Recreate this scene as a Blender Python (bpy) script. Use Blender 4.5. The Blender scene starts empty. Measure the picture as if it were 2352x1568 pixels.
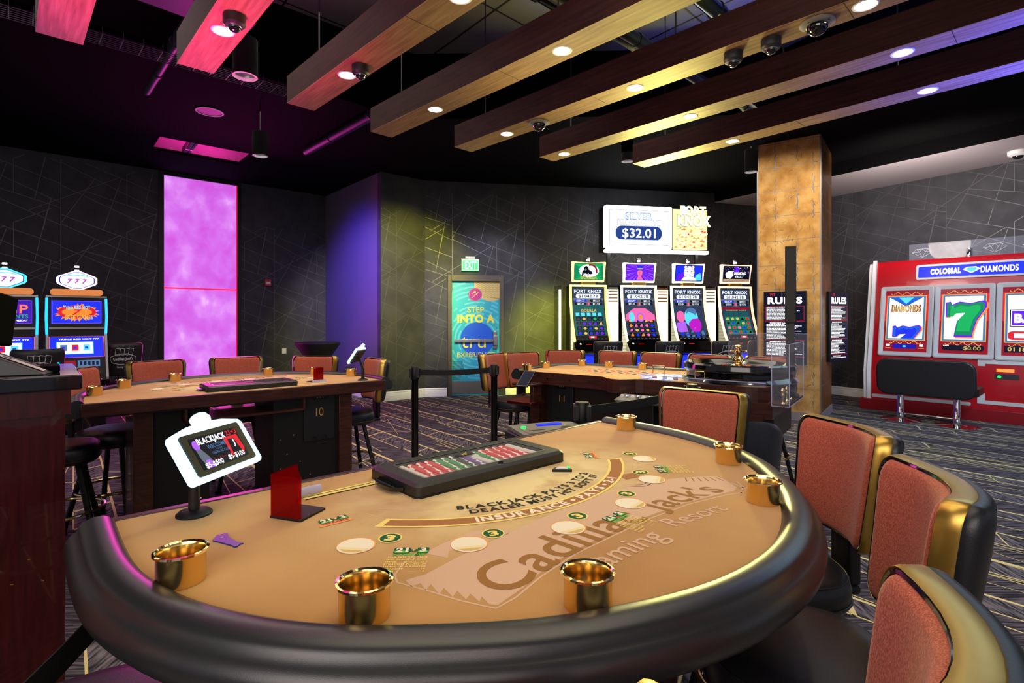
import bpy, math, random
from mathutils import Matrix, Vector
PI = math.pi
random.seed(7)
S = bpy.context.scene
C = S.collection
# ------------------------------------------------------------ camera
cam = bpy.data.cameras.new('camera'); camo = bpy.data.objects.new('camera', cam); C.objects.link(camo)
cam.sensor_width = 36; cam.lens = 36*1220/2352; cam.shift_y = -52/2352; cam.clip_start = .02
camo.location = (0, 0, 1.43); camo.rotation_euler = (PI/2, 0, 0)
S.camera = camo
S.view_settings.view_transform = 'Standard'; S.view_settings.look = 'None'
S.view_settings.gamma = 1; S.view_settings.use_curve_mapping = False
S.view_settings.exposure = 0.12
# ------------------------------------------------------------ world
W = bpy.data.worlds.new('world'); S.world = W; W.use_nodes = True
W.node_tree.nodes['Background'].inputs[0].default_value = (.80, .82, 1, 1)
W.node_tree.nodes['Background'].inputs[1].default_value = .25
# ------------------------------------------------------------ lights
def hexc(h):
    if not isinstance(h, str): return tuple(h)
    v = [int(h[i:i+2], 16)/255 for i in (0, 2, 4)]
    return tuple(x/12.92 if x <= .04045 else ((x+.055)/1.055)**2.4 for x in v)
def lamp(kind, loc, power, col='ffffff', aim=None, size=.1, sizey=None, spot=70, blend=.6, name='light'):
    L = bpy.data.lights.new(name, kind); L.energy = power; L.color = hexc(col)
    if kind == 'AREA':
        L.size = size
        if sizey: L.shape = 'RECTANGLE'; L.size_y = sizey
    else: L.shadow_soft_size = size
    if kind == 'SPOT': L.spot_size = math.radians(spot); L.spot_blend = blend
    o = bpy.data.objects.new(name, L); C.objects.link(o); o.location = loc
    if aim is not None: o.rotation_euler = (Vector(aim)-Vector(loc)).to_track_quat('-Z', 'Y').to_euler()
    return o
# soft area fills added over the pit and right aisle; no such fixtures hang there
lamp('AREA', (.2, 1.4, 3.85), 70, 'fff0d4', (.2, 1.4, 0), 3.4, 3.0, name='pit_fill')
lamp('AREA', (-2.6, 5.0, 3.85), 48, 'fff0e4', (-2.6, 5.0, 0), 3.4, 3.0, name='pit_fill')
lamp('AREA', (1.6, 6.6, 3.8), 55, 'fff2dc', (1.6, 6.6, 0), 3.6, 2.4, name='pit_fill')
lamp('AREA', (5.2, 4.6, 3.8), 85, 'c0e4f4', (5.2, 4.6, 0), 3.4, 3.0, name='pit_fill')
# added fill behind the camera, brightens the chair fronts
lamp('AREA', (-.6, -2.4, 2.2), 110, 'fff0e6', (1.0, 3, .8), 4.5, 2.0, name='hall_fill')
# glow of the lit glass first; below it unseen spots added for colour and fill
lamp('AREA', (-4.75, 8.7, 2.0), 60, 'ff3cc0', (-2.9, 6.4, 1.0), 1.0, 3.2, name='glass_glow')
lamp('SPOT', (-1.95, 3.1, 1.5), 430, 'ff48a8', (-1.95, 3.2, 3.3), .3, spot=75, blend=1, name='pink_beam_fill')  # added spots from here down to the blue one tint the beam undersides
lamp('SPOT', (-3.0, 2.7, 1.6), 120, '8a40ff', (-2.8, 3.1, 3.3), .3, spot=50, blend=1, name='violet_beam_fill')
lamp('SPOT', (2.1, 7.4, 2.35), 520, 'f4e87a', (1.2, 4.3, 3.3), .3, spot=100, name='yellow_beam_fill')
lamp('SPOT', (.4, 4.6, 1.9), 120, 'f0dc90', (.7, 3.3, 3.3), .3, spot=110, blend=1, name='warm_beam_fill')
lamp('SPOT', (4.8, 2.6, 1.5), 4200, '3c46ff', (3.9, 3.2, 3.3), .3, spot=66, blend=1, name='blue_beam_fill')
lamp('SPOT', (-.6, 6.2, 3.8), 1500, 'e6e030', (-1.95, 9.45, 2.0), .05, spot=46, blend=.8, name='yellow_wall_fill')  # added spot without a fixture, colours the corner wall yellow
lamp('SPOT', (.3, 8.6, 2.7), 1100, 'e8f020', (.85, 10.1, .8), .2, spot=62, blend=1, name='yellow_wall_fill')  # added spot, stands in for the machines' yellow glow on the wall
lamp('SPOT', (-3.6, 6.9, 3.7), 1500, '5a34ff', (-2.8, 9.8, 2.0), .2, spot=56, blend=1, name='violet_wall_fill')  # added spot, tints the recess wall violet
lamp('SPOT', (-.3, 6.4, 3.6), 420, 'f0ecff', (-.4, 9.8, 1.9), .2, spot=40, name='door_wall_fill')  # added spot, brightens the wall and door
lamp('SPOT', (5.0, 7.0, 2.75), 330, 'fff0e6', (6.6, 8.3, 3.78), .3, spot=120, blend=1, name='soffit_fill')  # added spot aimed up to brighten the soffit, no lamp there
lamp('SPOT', (4.6, 3.6, 2.6), 330, 'd8e6ff', (6.3, 8.0, 1.0), .3, spot=62, blend=1, name='aisle_fill')  # added spot, brightens the giant machine and the right side
lamp('SPOT', (-3.2, 3.6, 3.55), 300, 'ff20c0', (-3.2, 3.6, 5), .2, spot=130, blend=.6, name='plenum_pink')
lamp('SPOT', (-2.1, 3.3, 3.5), 420, 'e020c8', (-2.0, 3.2, 5), .2, spot=140, blend=.6, name='plenum_pink')
lamp('SPOT', (1.5, 4.0, 3.55), 160, 'c8d850', (1.5, 4.0, 5), .2, spot=140, blend=.6, name='plenum_yellow')
lamp('SPOT', (3.4, 5.2, 3.6), 150, 'ffe0a8', (3.9, 7.6, 2.5), .1, spot=60, name='pillar_wash')
# ------------------------------------------------------------ materials
M = {}
def mat(k, col, rough=.5, metal=0, emit=0, ecol=None, spec=.5, coat=0, alpha=1, bump=None, trans=0, ior=1.45, sheen=0):
    m = bpy.data.materials.new(k); m.use_nodes = True; M[k] = m
    b = m.node_tree.nodes['Principled BSDF']
    b.inputs['Base Color'].default_value = (*hexc(col), 1)
    b.inputs['Roughness'].default_value = rough; b.inputs['Metallic'].default_value = metal
    b.inputs['Specular IOR Level'].default_value = spec
    b.inputs['Coat Weight'].default_value = coat; b.inputs['Alpha'].default_value = alpha
    b.inputs['Transmission Weight'].default_value = trans; b.inputs['IOR'].default_value = ior
    b.inputs['Sheen Weight'].default_value = sheen
    if emit:
        b.inputs['Emission Color'].default_value = (*hexc(ecol or col), 1)
        b.inputs['Emission Strength'].default_value = emit
    if bump:
        n = noise(m, bump[0], 6); bp = m.node_tree.nodes.new('ShaderNodeBump')
        bp.inputs['Strength'].default_value = bump[1]; bp.inputs['Distance'].default_value = .002
        m.node_tree.links.new(n.outputs[0], bp.inputs['Height']); m.node_tree.links.new(bp.outputs[0], b.inputs['Normal'])
    return m
def noise(m, scale=5, detail=4, stretch=(1, 1, 1), rot=0, dist=0):
    nt = m.node_tree; tc = nt.nodes.new('ShaderNodeTexCoord'); mp = nt.nodes.new('ShaderNodeMapping')
    mp.inputs['Scale'].default_value = stretch; mp.inputs['Rotation'].default_value = (0, 0, rot)
    n = nt.nodes.new('ShaderNodeTexNoise'); n.inputs['Scale'].default_value = scale; n.inputs['Detail'].default_value = detail
    n.inputs['Distortion'].default_value = dist
    nt.links.new(tc.outputs['Object'], mp.inputs[0]); nt.links.new(mp.outputs[0], n.inputs['Vector'])
    return n
def ramp(m, src, stops, const=False):
    nt = m.node_tree; r = nt.nodes.new('ShaderNodeValToRGB'); e = r.color_ramp.elements
    if const: r.color_ramp.interpolation = 'CONSTANT'
    while len(e) < len(stops): e.new(.5)
    for x, (p, c) in zip(e, stops): x.position = p; x.color = (*hexc(c), 1)
    nt.links.new(src, r.inputs[0]); return r
def tint(k, stops, scale=5, detail=4, stretch=(1, 1, 1), rot=0, dist=0, const=False):
    m = M[k]; n = noise(m, scale, detail, stretch, rot, dist); r = ramp(m, n.outputs[0], stops, const)
    m.node_tree.links.new(r.outputs[0], m.node_tree.nodes['Principled BSDF'].inputs['Base Color'])
def glow(k, col, s): return mat(k, (0, 0, 0) if s >= 1 else col, .4, emit=s, ecol=col)
mat('black', '0a0a0b', .5); mat('flat_black', '020203', .9, spec=.1); mat('gloss_black', '08080a', .12, coat=.5)
mat('leather', '1b1b20', .38, spec=.6, bump=(420, .15)); mat('leather_soft', '1c1d24', .42, spec=.6, bump=(300, .15))
mat('rail_leather', '242528', .31, spec=.9, bump=(900, .10))
mat('fabric', 'a85546', .9, sheen=.15); tint('fabric', [(.34, '8e3a26'), (.5, 'ad4f39'), (.66, 'c66c52')], 520, 2, (1, 1, .5))
mat('gold', 'c8a04c', .32, .9); mat('gold_bright', 'eccf92', .16, 1); mat('copper_gold', 'eacb88', .18, 1)
mat('rim_gold', 'ffe9a0', .1, 1); mat('chrome', 'd8dae0', .08, 1); mat('steel', 'b4b6ba', .3, 1)
mat('white', 'd8d8dc', .5); mat('trim_white', 'e8e8ea', .45); mat('offwhite', 'c6c4c6', .4); mat('grey', '6c6c70', .45); mat('dark_grey', '26272b', .45)
mat('soffit', '8f878c', .8)
mat('silver', 'a9a49c', .3, .6)
mat('wood_dark', '3a1a16', .35, coat=.2); tint('wood_dark', [(.3, '2a110e'), (.7, '4a241c')], 6, 5, (1, 1, 12))
mat('laminate', '231714', .4)
mat('cherry', '4a0a0c', .22, coat=.4); tint('cherry', [(.3, '2c0507'), (.7, '3e0c0c')], 5, 4, (14, 14, 1), dist=.4)
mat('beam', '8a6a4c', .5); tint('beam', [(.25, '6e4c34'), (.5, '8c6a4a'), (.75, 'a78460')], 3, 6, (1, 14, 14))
mat('beam_shaded', '40221d', .6, spec=.12); tint('beam_shaded', [(.3, '24100e'), (.7, '381c18')], 3, 5, (1, 14, 14))  # darker copy of the beam wood: shade on the sides put into the colour
mat('red_lacquer', 'b00c1c', .25, coat=.5); mat('red_dark', '8a0a18', .35)
mat('wallpaper', '34343a', .75); tint('wallpaper', [(.3, '2c2c32'), (.7, '3c3c42')], 4, 3)
mat('wall_line', '56555c', .45, .3); mat('plain_wall', '5c5866', .75); mat('black_wall', '141416', .8)
mat('frame_brown', '4a4238', .5)
mat('felt', 'c08a56', .95, sheen=.2)
nt = M['felt'].node_tree; b_ = nt.nodes['Principled BSDF']
n1 = noise(M['felt'], 2.6, 5); n2 = noise(M['felt'], 9, 5)
r1 = ramp(M['felt'], n1.outputs[0], [(.3, 'b07c3c'), (.7, 'c49452')])
# printed pale cloud in front of the chip tray
tc = nt.nodes.new('ShaderNodeTexCoord'); mp = nt.nodes.new('ShaderNodeMapping'); mp.inputs['Location'].default_value = (0, .86, -2.4*.95)
mp.inputs['Scale'].default_value = (1.55, 2.3, 2.4)
gr = nt.nodes.new('ShaderNodeTexGradient'); gr.gradient_type = 'SPHERICAL'
nt.links.new(tc.outputs['Object'], mp.inputs[0]); nt.links.new(mp.outputs[0], gr.inputs[0])
mu = nt.nodes.new('ShaderNodeMath'); mu.operation = 'MULTIPLY'; nt.links.new(gr.outputs['Fac'], mu.inputs[0])
r2 = ramp(M['felt'], n2.outputs[0], [(.3, '808080'), (.6, 'ffffff')]); nt.links.new(r2.outputs[0], mu.inputs[1])
ml = nt.nodes.new('ShaderNodeMath'); ml.operation = 'MULTIPLY'; ml.use_clamp = True; ml.inputs[1].default_value = 1.5; nt.links.new(mu.outputs[0], ml.inputs[0])
mx = nt.nodes.new('ShaderNodeMix'); mx.data_type = 'RGBA'; nt.links.new(ml.outputs[0], mx.inputs[0]); nt.links.new(r1.outputs[0], mx.inputs[6])
mx.inputs[7].default_value = (*hexc('e8d292'), 1); nt.links.new(mx.outputs[2], b_.inputs['Base Color'])
mat('p_banner', 'd8b294', .95); mat('p_brown', '9c6c34', .95); mat('p_tan', 'a86f40', .95); mat('p_yellow', 'f6df7c', .95)
mat('p_cream', 'f4ead0', .95); mat('p_spot', 'f2dfb0', .95); mat('p_spot_dk', 'd9b868', .95); mat('p_orange', 'f0a860', .95)
mat('p_green', '0c5a34', .95); mat('p_green_lt', '58c048', .95); mat('p_black', '1c1812', .9); mat('p_red', 'd8402c', .9)
mat('p_white', 'f4f0ea', .9)
mat('carpet', '3a3840', 1, spec=.1); tint('carpet', [(.36, '1f1e26'), (.47, '3b3843'), (.6, '6d6670')], 5, 6, (1.2, 14, 1), rot=0)
mat('carpet_band', '55515a', 1, spec=.1); tint('carpet_band', [(.40, '2b2a33'), (.50, '5e5a63'), (.66, '847d84')], 7, 5, (9, 1.1, 1))
mat('carpet_line', 'e3d293', 1, spec=.1)
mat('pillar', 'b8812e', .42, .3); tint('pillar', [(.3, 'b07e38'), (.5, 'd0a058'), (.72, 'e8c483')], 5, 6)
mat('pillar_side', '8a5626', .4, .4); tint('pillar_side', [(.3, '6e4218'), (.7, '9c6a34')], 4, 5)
mat('vein', '9ca0a4', .25, .5); mat('crack', '6a4a22', .6)
mat('deck', '55555c', .7); mat('duct', '3a3a44', .4, .6)
mat('glass', 'ffffff', .02, alpha=.10, spec=.6); mat('acrylic', 'dfe4ff', .03, alpha=.06, spec=.8)
mat('acrylic_edge', 'c8ccf0', .1, alpha=.6, spec=.8)
mat('red_acrylic', 'c00610', .06, spec=.7); mat('clear_bar', 'f0f2ff', .03, trans=.9, ior=1.4)
nt = M['red_acrylic'].node_tree; tb = nt.nodes.new('ShaderNodeBsdfTransparent'); tb.inputs[0].default_value = (.62, .006, .012, 1)
ms = nt.nodes.new('ShaderNodeMixShader'); ms.inputs[0].default_value = .22; nt.links.new(tb.outputs[0], ms.inputs[1]); nt.links.new(nt.nodes['Principled BSDF'].outputs[0], ms.inputs[2])
nt.links.new(ms.outputs[0], nt.nodes['Material Output'].inputs[0])
mat('dome', '101014', .03, coat=1)
mat('chip_red', 'c8242c', .5); mat('chip_green', '2e8a48', .5); mat('chip_purple', '6a4a9c', .5); mat('chip_black', '303540', .5); mat('chip_white', 'd0ccc4', .5)
mat('lightbox_back', '1a1a1e', .5)
glow('g_white', 'ffffff', 9); glow('g_lamp', 'fff4d8', 30); glow('g_warm', 'fff0b0', 4.5); glow('g_yellow', 'fff27a', 3.2)
glow('g_icy', 'a8e4ff', 2.6); glow('g_cyan', '18b8ff', 2.4); glow('g_blue', '1a2cff', 1.7); glow('g_deepblue', '1408e0', 1.0)
glow('g_orange', 'ff7a28', 2.0); glow('g_red', 'ff2018', 2.5); glow('g_green', '10ff60', 1.6); glow('g_greenl', '9cffd8', 2.2)
glow('g_edge_red', 'ff1440', 1.6)
def scr(k, col, s=.9): return mat(k, (0.004, .004, .005), .3, emit=s, ecol=col, spec=.15)
for k, c_, s_ in [('s_white', 'ffffff', 1.6), ('s_paper', 'eaf4ff', 1.15), ('s_sky', '6a9fe0', .55), ('s_teal', '1f7f80', .45), ('s_slate', '46587c', .45), ('s_navy', '0c1436', .5),
                  ('s_black', '06070c', .3), ('s_blue', '1c30e8', 1.1), ('s_purple', '6a1cf0', 1.0), ('s_violet', 'b464ff', 1.0), ('s_green', '14b460', 1.0), ('s_red', 'e01c30', 1.0),
                  ('s_crimson', 'a01028', .8), ('s_pink', 'ff6ab0', 1.0), ('s_gold', 'e8c46a', .9), ('s_cyan', '5ad8ff', 1.1), ('s_dark', '14182a', .5), ('s_orange', 'ff8a30', 1.1), ('s_grey', '8a94a8', .5),
                  ('s_mag', 'c81cd0', .9), ('s_emer', '0c9060', .9), ('s_blu7', '1060d8', 1.0)]: scr(k, c_, s_)
# frosted pink glass, lit from behind
m = mat('pink_glass', 'c060d8', .35)
n = noise(m, 3.2, 9, (1, 1, .8), 0, .15); r = ramp(m, n.outputs[0], [(.30, 'cc50d8'), (.50, 'd26ee8'), (.64, 'de8cf2'), (.78, 'f6ccff')])
b_ = m.node_tree.nodes['Principled BSDF']; m.node_tree.links.new(r.outputs[0], b_.inputs['Emission Color']); b_.inputs['Emission Strength'].default_value = .95
b_.inputs['Base Color'].default_value = (.2, .05, .25, 1)
mat('d_teal', '2aa6bc', .5); mat('d_teal2', '58bed0', .5); mat('d_blue', '1458d0', .5); mat('d_yellow', 'e8dc48', .5); mat('d_magenta', 'a81c8c', .5)
mat('d_tan', 'c8b070', .5); mat('d_tan2', '98844c', .5); mat('d_navy', '103a5c', .5)
# ------------------------------------------------------------ mesh building helpers
_glyph = {}
def glyphs(s, bold=0, shear=0, space=1.0):
    k = (s, bold, shear, space)
    if k not in _glyph:
        cu = bpy.data.curves.new('t', 'FONT'); cu.body = s; cu.size = 1; cu.offset = bold; cu.shear = shear; cu.space_character = space
        cu.resolution_u = 5
        o = bpy.data.objects.new('t', cu); C.objects.link(o)
        me = o.to_mesh()
        v = [(p.co.x, p.co.y) for p in me.vertices]; f = [tuple(p.vertices) for p in me.polygons]
        o.to_mesh_clear(); bpy.data.objects.remove(o); bpy.data.curves.remove(cu)
        if not v: v = [(0, 0)]
        x0 = min(p[0] for p in v); x1 = max(p[0] for p in v); y0 = min(p[1] for p in v); y1 = max(p[1] for p in v)
        _glyph[k] = (v, f, x0, x1, y0, y1)
    return _glyph[k]
class MB:
    def __init__(s, default='black', T=None): s.v = []; s.f = []; s.m = []; s.d = default; s.T = T
    def add(s, vs, fs, m=None):
        n = len(s.v)
        if s.T is not None: vs = [s.T @ Vector(v) for v in vs]
        s.v += [tuple(v) for v in vs]; s.f += [tuple(i+n for i in f) for f in fs]; s.m += [m or s.d]*len(fs); return s
    def box(s, x0, x1, y0, y1, z0, z1, m=None):
        return s.add([(x0, y0, z0), (x1, y0, z0), (x1, y1, z0), (x0, y1, z0), (x0, y0, z1), (x1, y0, z1), (x1, y1, z1), (x0, y1, z1)],
                     [(0, 3, 2, 1), (4, 5, 6, 7), (0, 1, 5, 4), (1, 2, 6, 5), (2, 3, 7, 6), (3, 0, 4, 7)], m)
    def prism(s, pts, z0, z1, m=None, mt=None):
        n = len(pts); a = sum(pts[i][0]*pts[(i+1) % n][1]-pts[(i+1) % n][0]*pts[i][1] for i in range(n))
        if a < 0: pts = pts[::-1]
        vs = [(x, y, z0) for x, y in pts]+[(x, y, z1) for x, y in pts]
        s.add(vs, [tuple(range(n))[::-1]]+[(i, (i+1) % n, n+(i+1) % n, n+i) for i in range(n)], m)
        s.add(vs[n:], [tuple(range(n))], mt or m); return s
    def prismf(s, pts, fmap, d0, d1, m=None):   # extrude a 2-D outline through an arbitrary map f(x,y,d)
        n = len(pts); vs = [fmap(x, y, d0) for x, y in pts]+[fmap(x, y, d1) for x, y in pts]
        return s.add(vs, [tuple(range(n)), tuple(range(n, 2*n))[::-1]]+[(i, n+i, n+(i+1) % n, (i+1) % n) for i in range(n)], m)
    def tube(s, pts, r, m=None, n=10, closed=False, r1=None):
        P = [Vector(p) for p in pts]; N = len(P); rings = []; up = None
        for i, p in enumerate(P):
            a = P[(i-1) % N] if (closed or i > 0) else p; b = P[(i+1) % N] if (closed or i < N-1) else p
            t = (b-a).normalized()
            if up is None: up = Vector((0, 0, 1)) if abs(t.z) < .9 else Vector((1, 0, 0))
            x = up.cross(t).normalized(); y = t.cross(x).normalized(); up = y
            rr = r if r1 is None else r+(r1-r)*i/(N-1)
            rings.append([p+x*math.cos(2*PI*k/n)*rr+y*math.sin(2*PI*k/n)*rr for k in range(n)])
        vs = [v for R in rings for v in R]; fs = []
        for i in range(N if closed else N-1):
            for k in range(n):
                j = (i+1) % N; fs.append((i*n+k, i*n+(k+1) % n, j*n+(k+1) % n, j*n+k))
        if not closed: fs += [tuple(range(n))[::-1], tuple(range((N-1)*n, N*n))]
        return s.add(vs, fs, m)
    def lathe(s, prof, m=None, n=24, cx=0, cy=0, a0=0, a1=2*PI, axis=None):
        full = abs(a1-a0-2*PI) < 1e-6; K = n if full else n+1; vs = []
        for r, z in prof:
            for k in range(K):
                a = a0+(a1-a0)*k/n; vs.append((cx+r*math.cos(a), cy+r*math.sin(a), z))
        fs = []
        for i in range(len(prof)-1):
            for k in range(n):
                k2 = (k+1) % K; fs.append((i*K+k, i*K+k2, (i+1)*K+k2, (i+1)*K+k))
        return s.add(vs, fs, m)
    def poly(s, pts, m=None): return s.add(pts, [tuple(range(len(pts)))], m)
    def build(s, name, parent=None, bevel=0, loc=None, rz=0, flat=False, seg=2, ang=35):
        me = bpy.data.meshes.new(name); me.from_pydata(s.v, [], s.f)
        ks = []
        for k in s.m:
            if k not in ks: ks.append(k)
        for k in ks: me.materials.append(M[k])
        ix = {k: i for i, k in enumerate(ks)}
        me.polygons.foreach_set('material_index', [ix[k] for k in s.m])
        me.update()
        if not flat: me.shade_smooth(); me.set_sharp_from_angle(angle=math.radians(ang))
        o = bpy.data.objects.new(name, me); C.objects.link(o)
        if parent is not None: o.parent = parent
        if loc is not None: o.location = loc
        if rz: o.rotation_euler = (0, 0, rz)
        if bevel:
            b = o.modifiers.new('bevel', 'BEVEL'); b.width = bevel; b.segments = seg; b.limit_method = 'ANGLE'; b.angle_limit = math.radians(40)
        return o
class Art:      # flat drawing placed on a surface through a map f(x,y,height)
    def __init__(s, mb, f, lift=.0008): s.mb = mb; s.f = f; s.l = lift
    def poly(s, pts, m, l=1):
        n = len(pts); a = sum(pts[i][0]*pts[(i+1) % n][1]-pts[(i+1) % n][0]*pts[i][1] for i in range(n))
        if a < 0: pts = pts[::-1]
        s.mb.poly([s.f(x, y, s.l*l) for x, y in pts], m)
    def rect(s, x0, y0, x1, y1, m, l=1): s.poly([(x0, y0), (x1, y0), (x1, y1), (x0, y1)], m, l)
    def ell(s, cx, cy, rx, ry, m, l=1, n=24, rot=0):
        s.poly([(cx+rx*math.cos(a)*math.cos(rot)-ry*math.sin(a)*math.sin(rot), cy+rx*math.cos(a)*math.sin(rot)+ry*math.sin(a)*math.cos(rot)) for a in [2*PI*k/n for k in range(n)]], m, l)
    def path(s, pts, w, m, l=1, closed=False):
        N = len(pts); L = []; R = []
        for i in range(N):
            a = pts[(i-1) % N] if (closed or i > 0) else pts[i]; b = pts[(i+1) % N] if (closed or i < N-1) else pts[i]
            dx, dy = b[0]-a[0], b[1]-a[1]; q = math.hypot(dx, dy) or 1; nx, ny = -dy/q*w/2, dx/q*w/2
            L.append((pts[i][0]+nx, pts[i][1]+ny)); R.append((pts[i][0]-nx, pts[i][1]-ny))
        for i in range(N if closed else N-1):
            j = (i+1) % N; s.mb.poly([s.f(*p, s.l*l) for p in (R[i], R[j], L[j], L[i])], m)
    def arc(s, cx, cy, r, a0, a1, w, m, l=1, n=24): s.path([(cx+r*math.cos(a0+(a1-a0)*k/n), cy+r*math.sin(a0+(a1-a0)*k/n)) for k in range(n+1)], w, m, l)
    def frame(s, x0, y0, x1, y1, w, m, l=1):
        s.rect(x0, y0, x1, y0+w, m, l); s.rect(x0, y1-w, x1, y1, m, l); s.rect(x0, y0+w, x0+w, y1-w, m, l); s.rect(x1-w, y0+w, x1, y1-w, m, l)
    def text(s, t, cx, cy, h, m, l=2, bold=0, shear=0, w=None, align='C', rot=0, g=None):
        v, f, x0, x1, y0, y1 = glyphs(t, bold, shear, 1+bold*2.6)
        k = h/.7; kx = k
        if w is not None: kx = w/max(1e-6, x1-x0)
        off = -(x0+x1)/2 if align == 'C' else (-x0 if align == 'L' else -x1)
        c, sn = math.cos(rot), math.sin(rot); out = []
        for x, y in v:
            X = (x+off)*kx; Y = (y-.35)*k; X, Y = X*c-Y*sn, X*sn+Y*c
            p = (cx+X, cy+Y)
            if g: p = g(*p)
            out.append(s.f(p[0], p[1], s.l*l))
        s.mb.add(out, f, m)
    def arctext(s, t, cx, cy, r, mid, size, m, l=2, bold=0, track=1.0, flip=False):
        # letters standing on a circle; base on radius r, heads pointing to the centre
        adv = []; tot = 0
        for ch in t:
            if ch == ' ': a = .30
            else:
                v, f, x0, x1, y0, y1 = glyphs(ch, bold); a = (x1-x0)+.09+bold*.9
            adv.append(a); tot += a
        a = mid-tot*size*track/r/2
        for ch, w in zip(t, adv):
            am = a+w*size*track/r/2; a += w*size*track/r
            if ch == ' ': continue
            v, f, x0, x1, y0, y1 = glyphs(ch, bold); out = []
            for x, y in v:
                X = (x-(x0+x1)/2)*size*track; Y = y*size; rr = r-Y; th = am+X/r
                out.append(s.f(cx+rr*math.cos(th), cy+rr*math.sin(th), s.l*l))
            s.mb.add(out, f, m)
def tag(o, label=None, cat=None, group=None, kind=None):
    if label: o['label'] = label
    if cat: o['category'] = cat
    if group: o['group'] = group
    if kind: o['kind'] = kind
    return o
def thing(name, label, cat, loc=(0, 0, 0), rz=0, group=None):
    o = bpy.data.objects.new(name, None); C.objects.link(o); o.location = loc; o.rotation_euler = (0, 0, rz); o.empty_display_size = .1
    return tag(o, label, cat, group)
def dup(root, loc, rz, label, group=None):
    r = root.copy(); C.objects.link(r); r.location = loc; r.rotation_euler = (0, 0, rz); r['label'] = label
    if group: r['group'] = group
    for ch in list(root.children):
        c = ch.copy(); C.objects.link(c); c.parent = r
        for g in ch.children:
            d = g.copy(); C.objects.link(d); d.parent = c
    return r
def front(y):  # map for a surface facing -y at depth y
    return lambda a, b, d: (a, y-d, b)
def rrect(w, h, r, n=6, cx=0, cy=0):
    out = []
    for qx, qy, a0 in ((w/2-r, h/2-r, 0), (-w/2+r, h/2-r, PI/2), (-w/2+r, -h/2+r, PI), (w/2-r, -h/2+r, 1.5*PI)):
        for k in range(n+1):
            a = a0+PI/2*k/n; out.append((cx+qx+r*math.cos(a), cy+qy+r*math.sin(a)))
    return out
def dense(pts, mx):
    out = []
    for i, p in enumerate(pts):
        q = pts[(i+1) % len(pts)]; n = max(1, int(math.hypot(q[0]-p[0], q[1]-p[1])/mx+.5)); out += [(p[0]+(q[0]-p[0])*k/n, p[1]+(q[1]-p[1])*k/n) for k in range(n)]
    return out
def Tr(x, y, z=0, rz=0, rx=0, ry=0): return Matrix.Translation((x, y, z)) @ Matrix.Rotation(rz, 4, 'Z') @ Matrix.Rotation(rx, 4, 'X') @ Matrix.Rotation(ry, 4, 'Y')
# ------------------------------------------------------------ floor with patterned carpet
def struct(o): o['kind'] = 'structure'; return o
fl = MB('carpet'); fl.box(-11, 11, -3.5, 13, -.1, 0)
n_ = (.764, .645); d_ = (.645, -.764)
def fp(c, t): return (n_[0]*c+d_[0]*t, n_[1]*c+d_[1]*t)
art = Art(fl, lambda x, y, d: (x, y, d), .0006)
def seg(p, q, w, m, l):
    art.path([p, q], w, m, l)
rc = random.Random(3)
for k in range(-16, 20):
    c = 3.09+.56*k
    t0 = (.645*c-13)/.764; t1 = (.645*c+.8)/.764
    t = t0; g0 = .26
    while t < t1:
        L = rc.uniform(2.2, 4.0); te = min(t+L, t1); ga, gb = rc.uniform(.2, .28), rc.uniform(.12, .26)
        a, b_2, c2, d2 = fp(c, t), fp(c, te), fp(c-gb, te), fp(c-ga, t)
        art.poly([a, b_2, c2, d2], 'carpet_band', 1)
        seg(fp(c-ga, t), fp(c-gb, te), .011, 'carpet_line', 2)
        if rc.random() < .6: seg(fp(c-ga, t), fp(c-ga-.24, te), .008, 'carpet_line', 2)
        tt = t+rc.uniform(.1, .3)
        while tt < te:      # cross ticks
            f = (tt-t)/(te-t); g = ga+(gb-ga)*f
            seg(fp(c, tt), fp(c-g, tt+.10), rc.choice([.012, .02, .03] if c < 3.2 else [.008, .012]), 'carpet_line', 2)
            tt += rc.uniform(.28, .75)*(1 if c < 3.2 else 2.2)
        for q in range(2):  # lines lying across the dark fields
            tq = rc.uniform(t, te); x0, y0 = fp(c-.22, tq); Lx = rc.uniform(.3, .46)
            seg((x0, y0), (x0-Lx, y0), rc.choice([.008, .012]), 'carpet_line', 2)
        t = te
    if c > 3.2:
        for q in range(26):
            tq = rc.uniform(t0, t1); cc = c-rc.uniform(0, .56); a_ = rc.uniform(-.35, .2); L_ = rc.uniform(.5, 1.3)
            p0_ = fp(cc, tq); th_ = math.atan2(d_[1], d_[0])+a_; seg(p0_, (p0_[0]+L_*math.cos(th_), p0_[1]+L_*math.sin(th_)), rc.choice([.005, .007, .010]), 'carpet_line', 2)
    seg(fp(c, t0), fp(c, t1), rc.choice([.016, .022, .03]), 'carpet_line', 3)
struct(fl.build('floor', flat=True))
# ------------------------------------------------------------ walls with line-pattern wallpaper
TILE = [(0, .01, 1, .67), (0, -.14, 1, .36), (.545, .12, -.27, .84), (.3, .215, 0, 1), (.45, -.32, .385, .04), (.555, .15, .43, .785), (.608, .055, .608, .59),
        (.608, .055, .915, -.22), (.885, -.19, .777, .66), (.215, .43, 1, .75), (0, .38, 1, 1.03), (.915, .62, .85, 1.13), (0, 0, 0, 1)]
def clip(x0, y0, x1, y1, X0, X1, Y0, Y1):
    t0, t1 = 0, 1; dx, dy = x1-x0, y1-y0
    for p, q in ((-dx, x0-X0), (dx, X1-x0), (-dy, y0-Y0), (dy, Y1-y0)):
        if abs(p) < 1e-9:
            if q < 0: return None
        else:
            r = q/p
            if p < 0: t0 = max(t0, r)
            else: t1 = min(t1, r)
    return None if t0 >= t1 else (x0+dx*t0, y0+dy*t0, x0+dx*t1, y0+dy*t1)
TW, TH = 1.37, .955
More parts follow.
